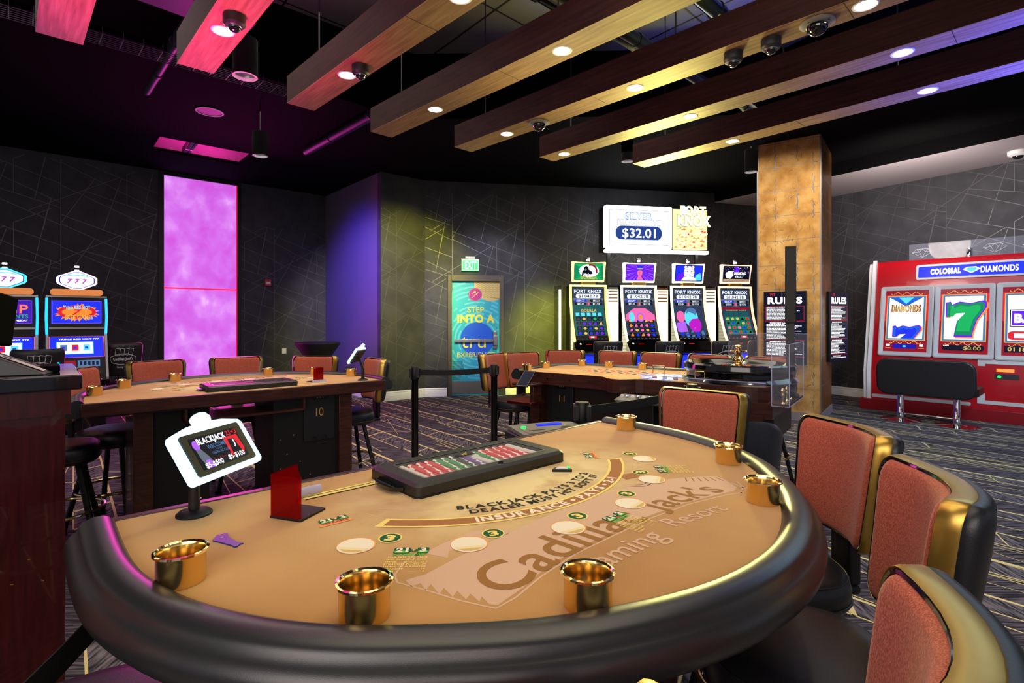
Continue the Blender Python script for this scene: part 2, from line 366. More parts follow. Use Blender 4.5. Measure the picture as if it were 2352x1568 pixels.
def wall(name, A, B, z0, z1, m='wallpaper', paper=True, uoff=0, zmax=3.6, holes=(), th=.12, lines=None):
    A = Vector((*A, 0)); B = Vector((*B, 0)); L = (B-A).length; u = (B-A)/L; n = Vector((-u.y, u.x, 0))
    if n.dot(-A) < 0: n = -n
    w = MB(m)
    f = lambda x, y, d: A+u*x+Vector((0, 0, y))+n*d
    def slab(x0, x1, y0, y1): w.prismf([(x0, y0), (x1, y0), (x1, y1), (x0, y1)], f, 0, -th, m)
    xs = 0
    for hx0, hx1, hz in sorted(holes): slab(xs, hx0, z0, z1); slab(hx0, hx1, hz, z1); xs = hx1
    slab(xs, L, z0, z1)
    if paper:
        a = Art(w, f, .0015)
        for i in range(-1, int(L/TW)+2):
            for j in range(-1, int(4/TH)+2):
                for x0, y0, x1, y1 in TILE:
                    X0, Y0, X1, Y1 = (i+x0)*TW+uoff, z1-.1-(j+y0)*TH, (i+x1)*TW+uoff, z1-.1-(j+y1)*TH
                    c_ = clip(X0, Y0, X1, Y1, .01, L-.01, z0+.16, zmax)
                    if not c_: continue
                    mx_, mz = (c_[0]+c_[2])/2, (c_[1]+c_[3])/2
                    if any(h0-.1 < mx_ < h1+.1 and mz < hz+.1 for h0, h1, hz in holes): continue
                    a.path([(c_[0], c_[1]), (c_[2], c_[3])], .0085, 'wall_line', 1)
    return struct(w.build(name, flat=True)), f, L
ZT = 3.97
def LW(k, b=0): return (-7.51+.751*k+.66*b, 7.79+.66*k-.751*b)
wall('wall_left', LW(-5), LW(1.953), 0, ZT, uoff=.2, zmax=3.9)
wall('wall_left', LW(3.246), (-3.86, 11.0), 0, ZT, uoff=.6, zmax=3.2)
wall('wall_recess', (-3.86, 11.0), (-2.26, 9.16), 0, ZT, 'plain_wall', False, th=.006)
wall('wall_corner', (-2.26, 9.16), (-1.60, 9.75), 0, ZT, uoff=.3, zmax=3.35)
wb, bw, _ = wall('wall_back', (-1.60, 9.75), (5.72, 11.03), 0, ZT, uoff=.5, zmax=3.75, holes=[(.42, 1.46, 2.245)])
wall('wall_right', (5.57, 11.01), (5.57+.5*9, 11.01-.866*9), 0, ZT, uoff=.1, zmax=3.9)
def board(name, A, B, h=.16):
    A = Vector((*A, 0)); B = Vector((*B, 0)); L = (B-A).length; u = (B-A)/L; n = Vector((-u.y, u.x, 0))
    if n.dot(-A) < 0: n = -n
    w = MB('trim_white'); prof = [(0, 0), (.02, 0), (.02, h-.05), (.012, h-.035), (.016, h-.02), (.006, h), (0, h)]
    k = len(prof); vs = [A+n*(p+.001)+Vector((0, 0, q)) for p, q in prof]+[B+n*(p+.001)+Vector((0, 0, q)) for p, q in prof]
    w.add(vs, [(i, (i+1) % k, k+(i+1) % k, k+i) for i in range(k)]+[tuple(range(k)), tuple(range(k, 2*k))[::-1]])
    struct(w.build(name))
board('baseboard_recess', (-3.86, 11.0), (-2.26, 9.16)); board('baseboard_corner', (-2.26, 9.16), (-1.6, 9.75))
board('baseboard_back', (-1.6, 9.75), tuple(bw(.40, 0, 0))[:2]); board('baseboard_back', tuple(bw(1.50, 0, 0))[:2], (5.72, 11.03))
board('baseboard_left', LW(-5), LW(1.95)); board('baseboard_left', LW(3.25), (-3.86, 11.0)); board('baseboard_right', (5.57, 11.01), (5.57+.5*9, 11.01-.866*9))
# black panel behind the bank of machines
# window: two tall back-lit panes in a black reveal
fw = lambda x, y, d: Vector((*LW(1.953+x, d), y))
WL = 3.246-1.953
w = MB('flat_black')
w.prismf([(0, 0), (WL, 0), (WL, ZT), (0, ZT)], fw, -.10, -.2, 'flat_black')
wf = struct(w.build('window_1', flat=True))
w = MB('black')
for x0, x1, y0, y1 in ((0, .075, 0, ZT), (WL-.06, WL, 0, ZT), (.075, WL-.06, 3.905, ZT), (.075, WL-.06, 0, .05)):
    w.prismf([(x0, y0), (x1, y0), (x1, y1), (x0, y1)], fw, .02, -.10)
w.build('window_frame', wf)
for y0, y1 in ((.05, 1.955), (1.98, 3.905)):
    w = MB('pink_glass'); w.prismf([(.088, y0), (WL-.075, y0), (WL-.075, y1), (.088, y1)], fw, -.02, -.05)
    w.build('pane', wf, flat=True)
w = MB('g_edge_red'); w.prismf([(WL-.072, .05), (WL-.062, .05), (WL-.062, 3.905), (WL-.072, 3.905)], fw, -.015, -.05); w.prismf([(.08, 1.957), (WL-.07, 1.957), (WL-.07, 1.978), (.08, 1.978)], fw, -.015, -.05)
w.build('edge_strip', wf, flat=True)
# ------------------------------------------------------------ ceiling
w = MB('flat_black')
def ab(a0, a1, b0, b1): w.prism([LW(a0, b0), LW(a1, b0), LW(a1, b1), LW(a0, b1)], ZT, ZT+.05)
ab(-5, 4, -.2, 1.25); ab(-5, 1.7, 1.25, 2.0); ab(2.9, 4, 1.25, 2.0); ab(-5, 4, 2.0, 4.88)
w.prism([LW(4, -.2), (-3.86, 11.2), (-1.5, 12.3), (7.5, 12.3), (10.8, 3), (5.4, 2.8), (3.4, 6.6), LW(4, 4.88)], ZT, ZT+.05)
def fascia(p, q, z0, z1, m='flat_black'): w.poly([(*p, z0), (*q, z0), (*q, z1), (*p, z1)], m)
fascia(LW(-5, 4.88), LW(4, 4.88), ZT, 4.8); fascia(LW(4, 4.88), (3.4, 6.6), ZT, 4.8); fascia((3.4, 6.6), (5.4, 2.8), ZT, 4.8)
struct(w.build('ceiling', flat=True))
w = MB('deck'); w.prism([(-12, -4), (11, -4), (11, 13), (-12, 13)], 4.8, 4.9)
a = Art(w, lambda x, y, d: (x, y, 4.8-d), .004)
for k in range(-10, 14):     # panel joints of the roof deck
    c = k*.9; a.path([(n_[0]*c*1+d_[0]*-9, n_[1]*c+d_[1]*-9), (n_[0]*c+d_[0]*6, n_[1]*c+d_[1]*6)], .02, 'black', 1)
    p = (-.69*c*1.6, .724*c*1.6); a.path([(p[0]-6*.724, p[1]-6*.69), (p[0]+7*.724, p[1]+7*.69)], .02, 'black', 1)
struct(w.build('ceiling_deck', flat=True)); bpy.data.objects['ceiling_deck'].name = 'ceiling.001'
# lit recess over the window
w = MB('soffit')
w.prism([LW(1.6, 1.15), LW(3.0, 1.15), LW(3.0, 2.1), LW(1.6, 2.1)], 4.30, 4.35)
for b in (1.15, 2.1): fascia(LW(1.6, b), LW(3.0, b), ZT, 4.3, 'soffit')
for a_ in (1.6, 3.0): fascia(LW(a_, 1.15), LW(a_, 2.1), ZT, 4.3, 'soffit')
for a_, th in ((2.1, .05), (2.16, .03)): w.prism([LW(a_, 1.2), LW(a_+th, 1.2), LW(a_+th, 2.05), LW(a_, 2.05)], 4.0, 4.1, 'black')
struct(w.build('trim_1', flat=True))
lamp('AREA', (*LW(2.3, 1.7), 4.02), 26, 'ff30b0', (*LW(2.3, 1.6), 5), .9, .5, name='recess_light')
# white soffit over the right-hand aisle
w = MB('soffit')
w.prism([(4.04, 10.6), (5.55, 11.1), (9.9, 3.6), (8.11, 4.13), (6.48, 6.72)], 3.75, 3.76)
fascia((4.04, 10.6), (6.48, 6.72), 3.76, 3.97); fascia((6.48, 6.72), (8.11, 4.13), 3.76, 3.97)
struct(w.build('trim_2', flat=True))
# ------------------------------------------------------------ exit door
du = (bw(1, 0, 0)-bw(0, 0, 0)).normalized(); drz = math.atan2(du.y, du.x)
O = bw(.42, 0, 0)
dr = thing('door_1', None, None, tuple(O), drz); struct(dr)
w = MB('frame_brown'); w.box(0, .07, -.04, .12, 0, 2.245); w.box(.97, 1.04, -.04, .12, 0, 2.245); w.box(.07, .97, -.04, .12, 2.13, 2.245)
w.build('door_frame', dr, bevel=.004)
w = MB('d_teal'); w.box(.07, .97, .03, .075, .005, 2.13)
A_ = Art(w, lambda x, y, d: (.07+x, .03-d, y), .0012)
# door print: rings, disc, words  (door print units: x 0-.90, y 0-2.13)
for r in (.36, .43, .50, .57, .64, .71, .78, .85, .92, 1.0, 1.09, 1.18):
    a = rc.uniform(0, .6)
    while a < 2*PI:
        b2 = a+rc.uniform(.5, 1.3); q = [(.49+r*math.cos(t), 1.03+r*math.sin(t)) for t in [a+(b2-a)*k/16 for k in range(17)]]
        run = []
        for p in q+[(9, 9)]:
            if .02 < p[0] < .88 and .30 < p[1] < 2.10: run.append(p)
            else:
                if len(run) > 1: A_.path(run, .032, 'd_teal2', 1)
                run = []
        a = b2+rc.uniform(.12, .4)
pts = [(.42, 2.128), (.9, 2.128), (.9, 1.80)]+[(.74+.32*math.cos(t), 2.09+.33*math.sin(t)) for t in [-1.0-k*.2 for k in range(11)]]
A_.poly(pts, 'd_tan', 2)
for j in range(8):
    y = 1.83+j*.037; q = [(.46+i*.035, y+(.018 if i % 2 else 0)) for i in range(13) if (.46+i*.035-.74)**2+(y-2.09)**2 < .30**2 or y > 2.0]
    if len(q) > 1: A_.path(q, .008, 'd_tan2', 3)
A_.ell(.44, 1.885, .13, .125, 'd_magenta', 4); A_.arc(.44, 1.885, .118, 0, 2*PI, .004, 'd_tan', 5)
A_.path([(.37, 1.83), (.40, 1.83), (.40, 1.855), (.43, 1.855), (.43, 1.88), (.46, 1.88), (.46, 1.905), (.49, 1.905), (.49, 1.93), (.52, 1.93)], .007, 'd_yellow', 5)
A_.path([(.39, 1.90), (.43, 1.935)], .012, 'd_yellow', 5); A_.poly([(.415, 1.95), (.45, 1.95), (.45, 1.91)], 'd_yellow', 5)
A_.ell(.48, 1.05, .315, .315, 'd_blue', 3, 48)
A_.text('STEP', .45, 1.60, .105, 'd_yellow', 5, .004); A_.text('INTO A', .455, 1.435, .135, 'd_yellow', 5, .05, w=.70)
A_.text('tru', .41, 1.02, .26, 'd_yellow', 5, 0, w=.46); A_.text('EXPERIENCE', .455, .76, .085, 'd_yellow', 5, .006, w=.70)
for j in range(17):
    for i in range(9):
        if (i-1)*1.1 < 9-abs(j-10)*.35: A_.ell(.02+i*.024+(j % 2)*.012, .30+j*.021, .007, .007, 'd_navy', 4, 8)
for i in range(14): A_.ell(rc.uniform(.5, .86), rc.uniform(.3, .5), .006, .006, 'd_magenta', 4, 6)
leaf = w.build('door_leaf', dr, flat=True)
w = MB('steel'); w.box(.08, .96, .024, .03, .03, .27); w.build('kick_plate', dr)
w = MB('steel'); w.box(.12, .86, -.035, -.005, 1.00, 1.05); w.box(.13, .16, -.01, .03, 1.01, 1.04)
hb = w.build('push_bar', dr, bevel=.003)
w = MB('steel'); w.box(.84, .93, -.05, .03, .93, 1.12); w.box(.84, .92, -.02, .03, .87, .93); w.box(.84, .92, -.02, .03, 1.12, 1.20); w.build('latch_case', hb, bevel=.008)
w = MB('flat_black'); w.box(.07, .97, .075, .12, 0, 2.13); w.build('door_back', dr)
# exit sign
t = thing('exit_sign', 'lit green EXIT sign on the wall above the turquoise door', 'sign', tuple(bw(.83, 2.33, .0)), drz)
w = MB('offwhite'); w.box(-.09, .09, -.08, 0, .21, .25); w.build('mount', t)
w = MB('g_green'); w.box(-.16, .16, -.055, -.035, -.01, .2, 'g_green')
A_ = Art(w, front(-.055), .002); A_.text('EXIT', .01, .095, .13, 'g_greenl', 1, .03, w=.22); A_.frame(-.155, -.005, .155, .195, .012, 's_white', 1)
w.build('lit_panel', t, flat=True)
w = MB('offwhite'); w.box(-.165, .165, -.06, -.03, .195, .21); w.build('top_cap', t)
# fire alarm
o = LW(3.246+.52)
t = thing('fire_alarm', 'small red fire alarm box on the dark wall right of the pink glass', 'alarm', (*LW(3.72, 0), 2.06), math.atan2(.66, .751))
w = MB('red_lacquer'); w.box(-.06, .06, -.05, 0, 0, .14); w.build('housing', t, bevel=.01)
w = MB('white'); w.box(-.04, .04, -.055, -.05, .04, .075); w.lathe([(0, .0), (.018, 0), (.014, .01), (0, .012)], 'white', 12, 0, 0); w.build('strobe', t)
w = MB('red_dark'); w.box(-.045, .045, -.054, -.05, .1, .125); w.build('name_plate', t)
# ------------------------------------------------------------ timber beams with downlights
HB = 3.2
def beam(label, X, Y, dx, dy, L, lights, uneven=False):
    q = math.hypot(dx, dy); dx /= q; dy /= q
    t = thing('ceiling_beam', label, 'beam', (X, Y, HB), math.atan2(dy, dx), 'timber beams hung over the tables')
    # local: x along the beam, +y to the left of travel; lower-left (from the picture) corner line is y=0, width to +y
    w = MB('beam_shaded'); w.box(0, L, 0, .23, .002, .22); w.box(-.002, L, 0, .23, 0, .003, 'beam')
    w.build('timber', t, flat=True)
    w = MB('black')
    for k in range(3):
        x = .35+k*L/3; w.tube([(x, .115, .21), (x, .115, 1.59)], .006, n=6)
    w.build('hanger_rod', t)
    w = MB('black')
    for s_ in (1.75, 3.5): 
        if s_ < L: w.box(s_, s_+.004, 0, .23, -.0006, .001)
    w.build('joint', t)
    for i, x in enumerate(lights):
        w = MB('white'); w.lathe([(.052, -.001), (.06, -.004), (.068, -.001), (.068, .0)], 'white', 24, x, .115)
        w.lathe([(0, -.0015), (.052, -.0015)], 'g_lamp', 24, x, .115)
        w.build('downlight', t)
        p = (X+dx*x-dy*.115, Y+dy*x+dx*.115, HB-.03)
        lamp('SPOT', p, 26, 'fff0d0', (p[0], p[1], 0), .05, spot=95, blend=.8, name='downlight_beam')
    return t
def on_beam(X, Y, dx, dy, px):   # distance along beam centre line at which image column px is met
    q = math.hypot(dx, dy); dx /= q; dy /= q; r = (px-1176)/1220
    x0, y0 = X-dy*.115, Y+dx*.115
    return (r*y0-x0)/(dx-r*dy)
BE = [(-2.94, 3.276, .69, -.72, 3.2, [], 'short violet-lit timber beam at the far upper left of the ceiling'),
      (-2.323, 3.68, .687, -.731, 3.6, [512], 'bright pink-lit timber beam with one round camera housing, upper left'),
      (-1.848, 4.36, .699, -.715, 4.6, [797, 1057], 'reddish timber beam right of the pink one, with a small dome camera near its end'),
      (-1.338, 5.024, .7057, -.7085, 5.6, [1000, 1291], 'brown timber beam without cameras whose end hangs left of the middle'),
      (-.5937, 5.477, .70, -.714, 6.2, [1164, 1459, 1988], 'timber beam carrying four dome cameras'),
      (.3027, 5.815, .684, -.729, 6.4, [1296, 1585, 2073], 'timber beam with three downlights, second from the pillar'),
      (1.378, 6.064, .658, -.753, 6.4, [1683, 2131], 'rightmost timber beam, passing right in front of the patterned pillar')]
bd = []
for X, Y, dx, dy, L, px, lab in BE:
    q = math.hypot(dx, dy)
    beam(lab, X, Y, dx, dy, L, [on_beam(X, Y, dx, dy, p) for p in px]+([on_beam(X, Y, dx, dy, 1057)+2.0] if False else []))
    bd.append((X, Y, dx/q, dy/q))
def dome(label, beam_i, px, kind):
    X, Y, dx, dy = bd[beam_i]; x = on_beam(X, Y, dx, dy, px)
    p = (X+dx*x-dy*.115, Y+dy*x+dx*.115, HB-.002)
    t = thing('dome_camera', label, 'camera', p, 0, 'security cameras under the ceiling beams')
    if kind == 'drum':
        w = MB('dark_grey'); w.lathe([(0, 0), (.06, 0), (.06, -.05), (.05, -.062), (.036, -.064), (0, -.064)], 'dark_grey', 24); w.build('housing', t)
        w = MB('dome'); w.lathe([(.036*math.cos(a), -.062-.034*math.sin(a)) for a in [k*PI/16 for k in range(9)]], 'dome', 20); w.build('dome', t)
        w = MB('steel'); w.lathe([(.040, -.062), (.037, -.068), (.035, -.062)], 'steel', 20); w.build('ring', t)
    else:
        w = MB('silver'); w.lathe([(0, 0), (.095, 0), (.095, -.008), (.06, -.018), (0, -.018)], 'silver', 28)
        for k in range(4): w.lathe([(0, -.019), (.006, -.017)], 'black', 8, .075*math.cos(k*PI/2+.4), .075*math.sin(k*PI/2+.4))
        w.build('flange', t)
        w = MB('dome'); w.lathe([(.06*math.cos(a), -.016-.062*math.sin(a)) for a in [k*PI/20 for k in range(11)]], 'dome', 26); w.build('dome', t)
dome('dark drum camera beside the downlight on the bright pink beam', 1, 538, 'drum')
dome('small dark camera on the reddish beam near its hanging end', 2, 828, 'drum')
dome('shiny dome camera with a flat silver flange near the hanging end of its beam', 4, 1238, 'flange')
dome('drum camera, leftmost of the three together at the upper right', 4, 1684, 'drum')
dome('drum camera in the middle of the three at the upper right', 4, 1771, 'drum')
dome('largest dome camera with a wide silver flange, upper right', 4, 1877, 'flange')
# wall-end camera on the white soffit
t = thing('dome_camera', 'white dome camera under the white soffit at the right edge', 'camera', (7.0, 7.35, 3.75), 0)
w = MB('white'); w.lathe([(0, 0), (.11, 0), (.11, -.05), (.07, -.07), (0, -.07)], 'white', 24); w.build('housing', t)
w = MB('dome'); w.lathe([(.06*math.cos(a), -.065-.05*math.sin(a)) for a in [k*PI/16 for k in range(9)]], 'dome', 20); w.build('dome', t)
# pendant cylinder spotlights
def pendant(px, py, Y, r, h, label, lit, col='g_icy', ztop=4.8):
    X = (px-1176)/1220*Y; z = 1.43-(py-732)/1220*Y
    t = thing('pendant_light', label, 'light', (X, Y, z), 0, 'black cylinder pendant lights')
    w = MB('flat_black'); w.lathe([(r, 0), (r, h), (r*.98, h+.005), (0, h+.005)], 'flat_black', 28)
    w.lathe([(r*.98, .02), (r*.9, .05), (r*.3, .12), (0, .12)], 'steel', 24); w.build('housing', t)
    w = MB('white'); w.lathe([(r, 0), (r*.86, -.003), (r*.82, .02)], 'offwhite', 28); w.build('trim_ring', t)
    w = MB(col); w.lathe([(0, .1), (r*.45, .09)], col, 16); w.build('bulb', t)
    w = MB('black'); w.tube([(0, 0, h), (0, 0, ztop-z)], .006, n=6); w.build('hanger_rod', t)
    if lit: lamp('SPOT', (X, Y, z-.02), lit, 'fff0e0', (X, Y, 0), .05, spot=80, name='pendant_beam')
pendant(563, 176, 3.9, .085, .27, 'large black cylinder pendant light by the bright pink beam', 25)
pendant(598, 358, 6.2, .085, .27, 'small black cylinder pendant light hanging above table 10', 30, 'g_white')
pendant(1441, 371, 7.6, .085, .30, 'black cylinder pendant half hidden by the end of the rightmost timber beam', 30, 'g_white', 3.97)
pendant(1725, 395, 7.3, .085, .30, 'black cylinder pendant light just left of the patterned pillar', 30, 'g_white', 3.97)
# round ceiling speaker
t = thing('ceiling_speaker', 'flush round speaker in the black ceiling over table 10', 'speaker', (-3.70, 6.5, 3.965), 0)
w = MB('grey'); w.lathe([(.15, 0), (.155, -.008), (.135, -.01), (.135, 0)], 'white', 32); w.build('ring', t)
w = MB('dark_grey'); w.lathe([(0, -.003), (.135, -.003)], 'dark_grey', 32); w.build('grille', t)
# wire cable tray
t = thing('cable_tray', 'pink-lit wire mesh cable tray under the ceiling, upper left', 'cable tray', (-4.6, 3.45, 3.85), math.atan2(.69, .73))
w = MB('duct')
for k in range(7): w.tube([(-1.5, k*.04, 0), (3.2, k*.04, 0)], .004, n=5)
for k in range(33): w.tube([(-1.5+k*.145, 0, .06), (-1.5+k*.145, 0, 0), (-1.5+k*.145, .24, 0), (-1.5+k*.145, .24, .06)], .004, n=5)
w.build('wire_mesh', t)
# ducts, pipes and conduits above the beams
def pipe(a, b, r, label, m='black', nm='ceiling_pipe', cat='pipe', g='pipes above the beams'):
    w = MB(m); w.tube([a, b], r, m, 16)
    for k in (.25, .6): 
        p = Vector(a).lerp(Vector(b), k); w.tube([p-(Vector(b)-Vector(a)).normalized()*.03, p+(Vector(b)-Vector(a)).normalized()*.03], r*1.15, m, 16)
    tag(w.build(nm), label, cat, g)
# they cross the beams from upper left to lower right
def vpipe(px, py, z, L0, L1, r, label, **k):
    Y = (z-1.43)*1220/(732-py); X = (px-1176)/1220*Y
    pipe((X-.724*L0, Y-.69*L0, z), (X+.724*L1, Y+.69*L1, z), r, label, **k)
vpipe(1470, 110, 3.75, 2.5, .35, .055, 'black pipe between the beams, above the upper middle')
vpipe(1615, 190, 3.72, 1.6, .3, .05, 'short black pipe end showing between the timber beams left of the drum cameras')
vpipe(1730, 255, 3.70, .9, .25, .05, 'short black pipe end just above the rightmost beams')
vpipe(1300, 10, 3.95, 1.6, .5, .09, 'thick black pipe at the top edge, middle of the picture', m='gloss_black')
vpipe(1640, 20, 4.1, 1.2, .9, .07, 'dark pipe with a collar at the top edge right of the middle', m='gloss_black')
def upipe(px, py, z, L0, L1, r, label, **k):
    Y = (z-1.43)*1220/(732-py); X = (px-1176)/1220*Y
    pipe((X-.69*L0, Y+.724*L0, z), (X+.69*L1, Y-.724*L1, z), r, label, **k)
upipe(390, 120, 4.0, 1.2, 1.2, .05, 'pink-lit pipe behind the cable tray', m='duct')
upipe(880, 250, 3.9, 2.2, 1.0, .06, 'violet-lit pipe above the reddish beam', m='duct')
w = MB('duct'); w.box(-.16, .16, -1.4, 1.4, 0, .16)
o = w.build('air_duct', loc=(-3.3, 3.7, 3.98), rz=math.atan2(-.69, .724)-PI); tag(o, 'flat purple duct panel below the cable tray, upper left', 'duct')
# black track with rounded corner (sprinkler line)
w = MB('black')
p0 = Vector((-1.9, 3.6, 4.35)); u = Vector((.724, .69, 0)); v = Vector((.69, -.724, 0))
pts = [p0-u*1.4, p0+u*.0]+[p0+u*(.12*math.sin(a))+v*(.12*(1-math.cos(a))) for a in [k*PI/16 for k in range(1, 9)]]+[p0+u*.12+v*1.5]
w.tube([tuple(p) for p in pts], .014, 'duct', 8); tag(w.build('sprinkler_pipe'), 'thin bent pipe loop on the pink-lit ceiling', 'pipe')
# ------------------------------------------------------------ pillar with rules screens
PX, PY = 4.24, 7.30; prz = math.atan2(.49, -.64)-PI     # local x runs along the front face from left corner
pl = MB('pillar')
Lf = .81; dfx, dfy = (4.24-3.60)/Lf, (7.30-7.79)/Lf
ang = math.atan2(dfy, dfx)
PT = thing('pillar', None, None, (3.60, 7.79, 0), ang); PT['label'] = 'square pillar clad in cracked golden stone panels'; PT['category'] = 'pillar'
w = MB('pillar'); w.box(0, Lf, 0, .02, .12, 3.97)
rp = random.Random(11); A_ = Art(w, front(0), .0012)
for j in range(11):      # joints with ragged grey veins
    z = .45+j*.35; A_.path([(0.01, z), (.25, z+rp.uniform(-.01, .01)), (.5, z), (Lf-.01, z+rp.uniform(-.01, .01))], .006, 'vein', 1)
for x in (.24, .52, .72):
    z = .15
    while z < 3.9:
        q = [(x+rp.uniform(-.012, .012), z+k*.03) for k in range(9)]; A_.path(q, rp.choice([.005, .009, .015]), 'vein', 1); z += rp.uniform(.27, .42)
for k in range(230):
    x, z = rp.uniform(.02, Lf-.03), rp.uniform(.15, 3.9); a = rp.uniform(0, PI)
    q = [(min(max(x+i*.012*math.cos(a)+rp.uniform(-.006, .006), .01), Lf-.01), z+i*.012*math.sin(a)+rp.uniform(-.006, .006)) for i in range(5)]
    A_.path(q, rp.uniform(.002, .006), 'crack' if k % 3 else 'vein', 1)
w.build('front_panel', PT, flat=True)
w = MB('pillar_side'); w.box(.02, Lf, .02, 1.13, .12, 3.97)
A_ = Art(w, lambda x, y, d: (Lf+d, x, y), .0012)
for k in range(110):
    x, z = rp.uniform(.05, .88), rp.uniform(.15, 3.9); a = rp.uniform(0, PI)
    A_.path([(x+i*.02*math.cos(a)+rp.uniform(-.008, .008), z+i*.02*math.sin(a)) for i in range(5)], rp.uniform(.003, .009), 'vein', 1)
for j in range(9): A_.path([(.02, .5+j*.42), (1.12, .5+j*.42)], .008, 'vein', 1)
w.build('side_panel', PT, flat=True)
w = MB('steel'); w.box(Lf-.012, Lf+.006, -.006, .012, .12, 3.97); w.box(-.006, .012, -.006, .012, .12, 3.97); w.build('corner_trim', PT)
w = MB('dark_grey'); w.box(-.012, Lf+.012, -.012, 1.14, 0, .12, 'soffit'); w.build('base_board', PT)
def rules(name, label, T, wd, hg, rz, seed):
    t = thing(name, label, 'screen', T, rz)
    w = MB('black'); w.box(0, wd, -.05, .0, 0, hg); w.build('case', t, bevel=.004)
    w = MB('s_navy'); w.box(.012, wd-.012, -.0515, -.0505, .012, hg-.012)
    a = Art(w, front(-.0515), .0012); r = random.Random(seed); cx = wd/2
    a.text('PIT', wd*.22, hg-.045, .035, 's_red', 1, .02); a.text('RULES', cx, hg-.13, .085, 's_white', 1, .05, w=wd*.8)
    y = hg-.21; a.frame(.03, y-.20, wd-.03, y, .004, 's_red', 1)
    k = 0
    while y > .07:
        y -= .018; k += 1
        if k in (12, 26, 38): a.rect(.02, y, wd-.02, y+.004, 's_red', 1); continue
        if k in (13, 27, 39): a.text('DOUBLE DECK BLACKJACK' if k < 30 else 'SPANISH BLACKJACK', wd*.4, y-.004, .014, 's_white', 1, .04); y -= .014; continue
        x = .04
        end = r.uniform(.45, .9)*wd
        while x < end:
            l = r.uniform(.012, .04); a.rect(x, y, min(x+l, end), y+.0085, 's_white', 1); x += l+.006
    w.build('screen', t, flat=True)
fx = lambda d, o: (3.60+dfx*d+dfy*o, 7.79+dfy*d-dfx*o)
rules('rules_screen', 'upright PIT RULES screen on the golden front face of the pillar', (*fx(.10, .03), .79), .55, 1.03, ang, 5)
ex, ey = dfx*Lf+3.60, dfy*Lf+7.79
T2 = (4.58, 7.75, .80)
rules('rules_screen', 'narrow-looking RULES screen on the side face of the pillar, turned away', T2, .5, 1.03, math.radians(30.6), 6)
mat('piping_black', '08080a', .5)
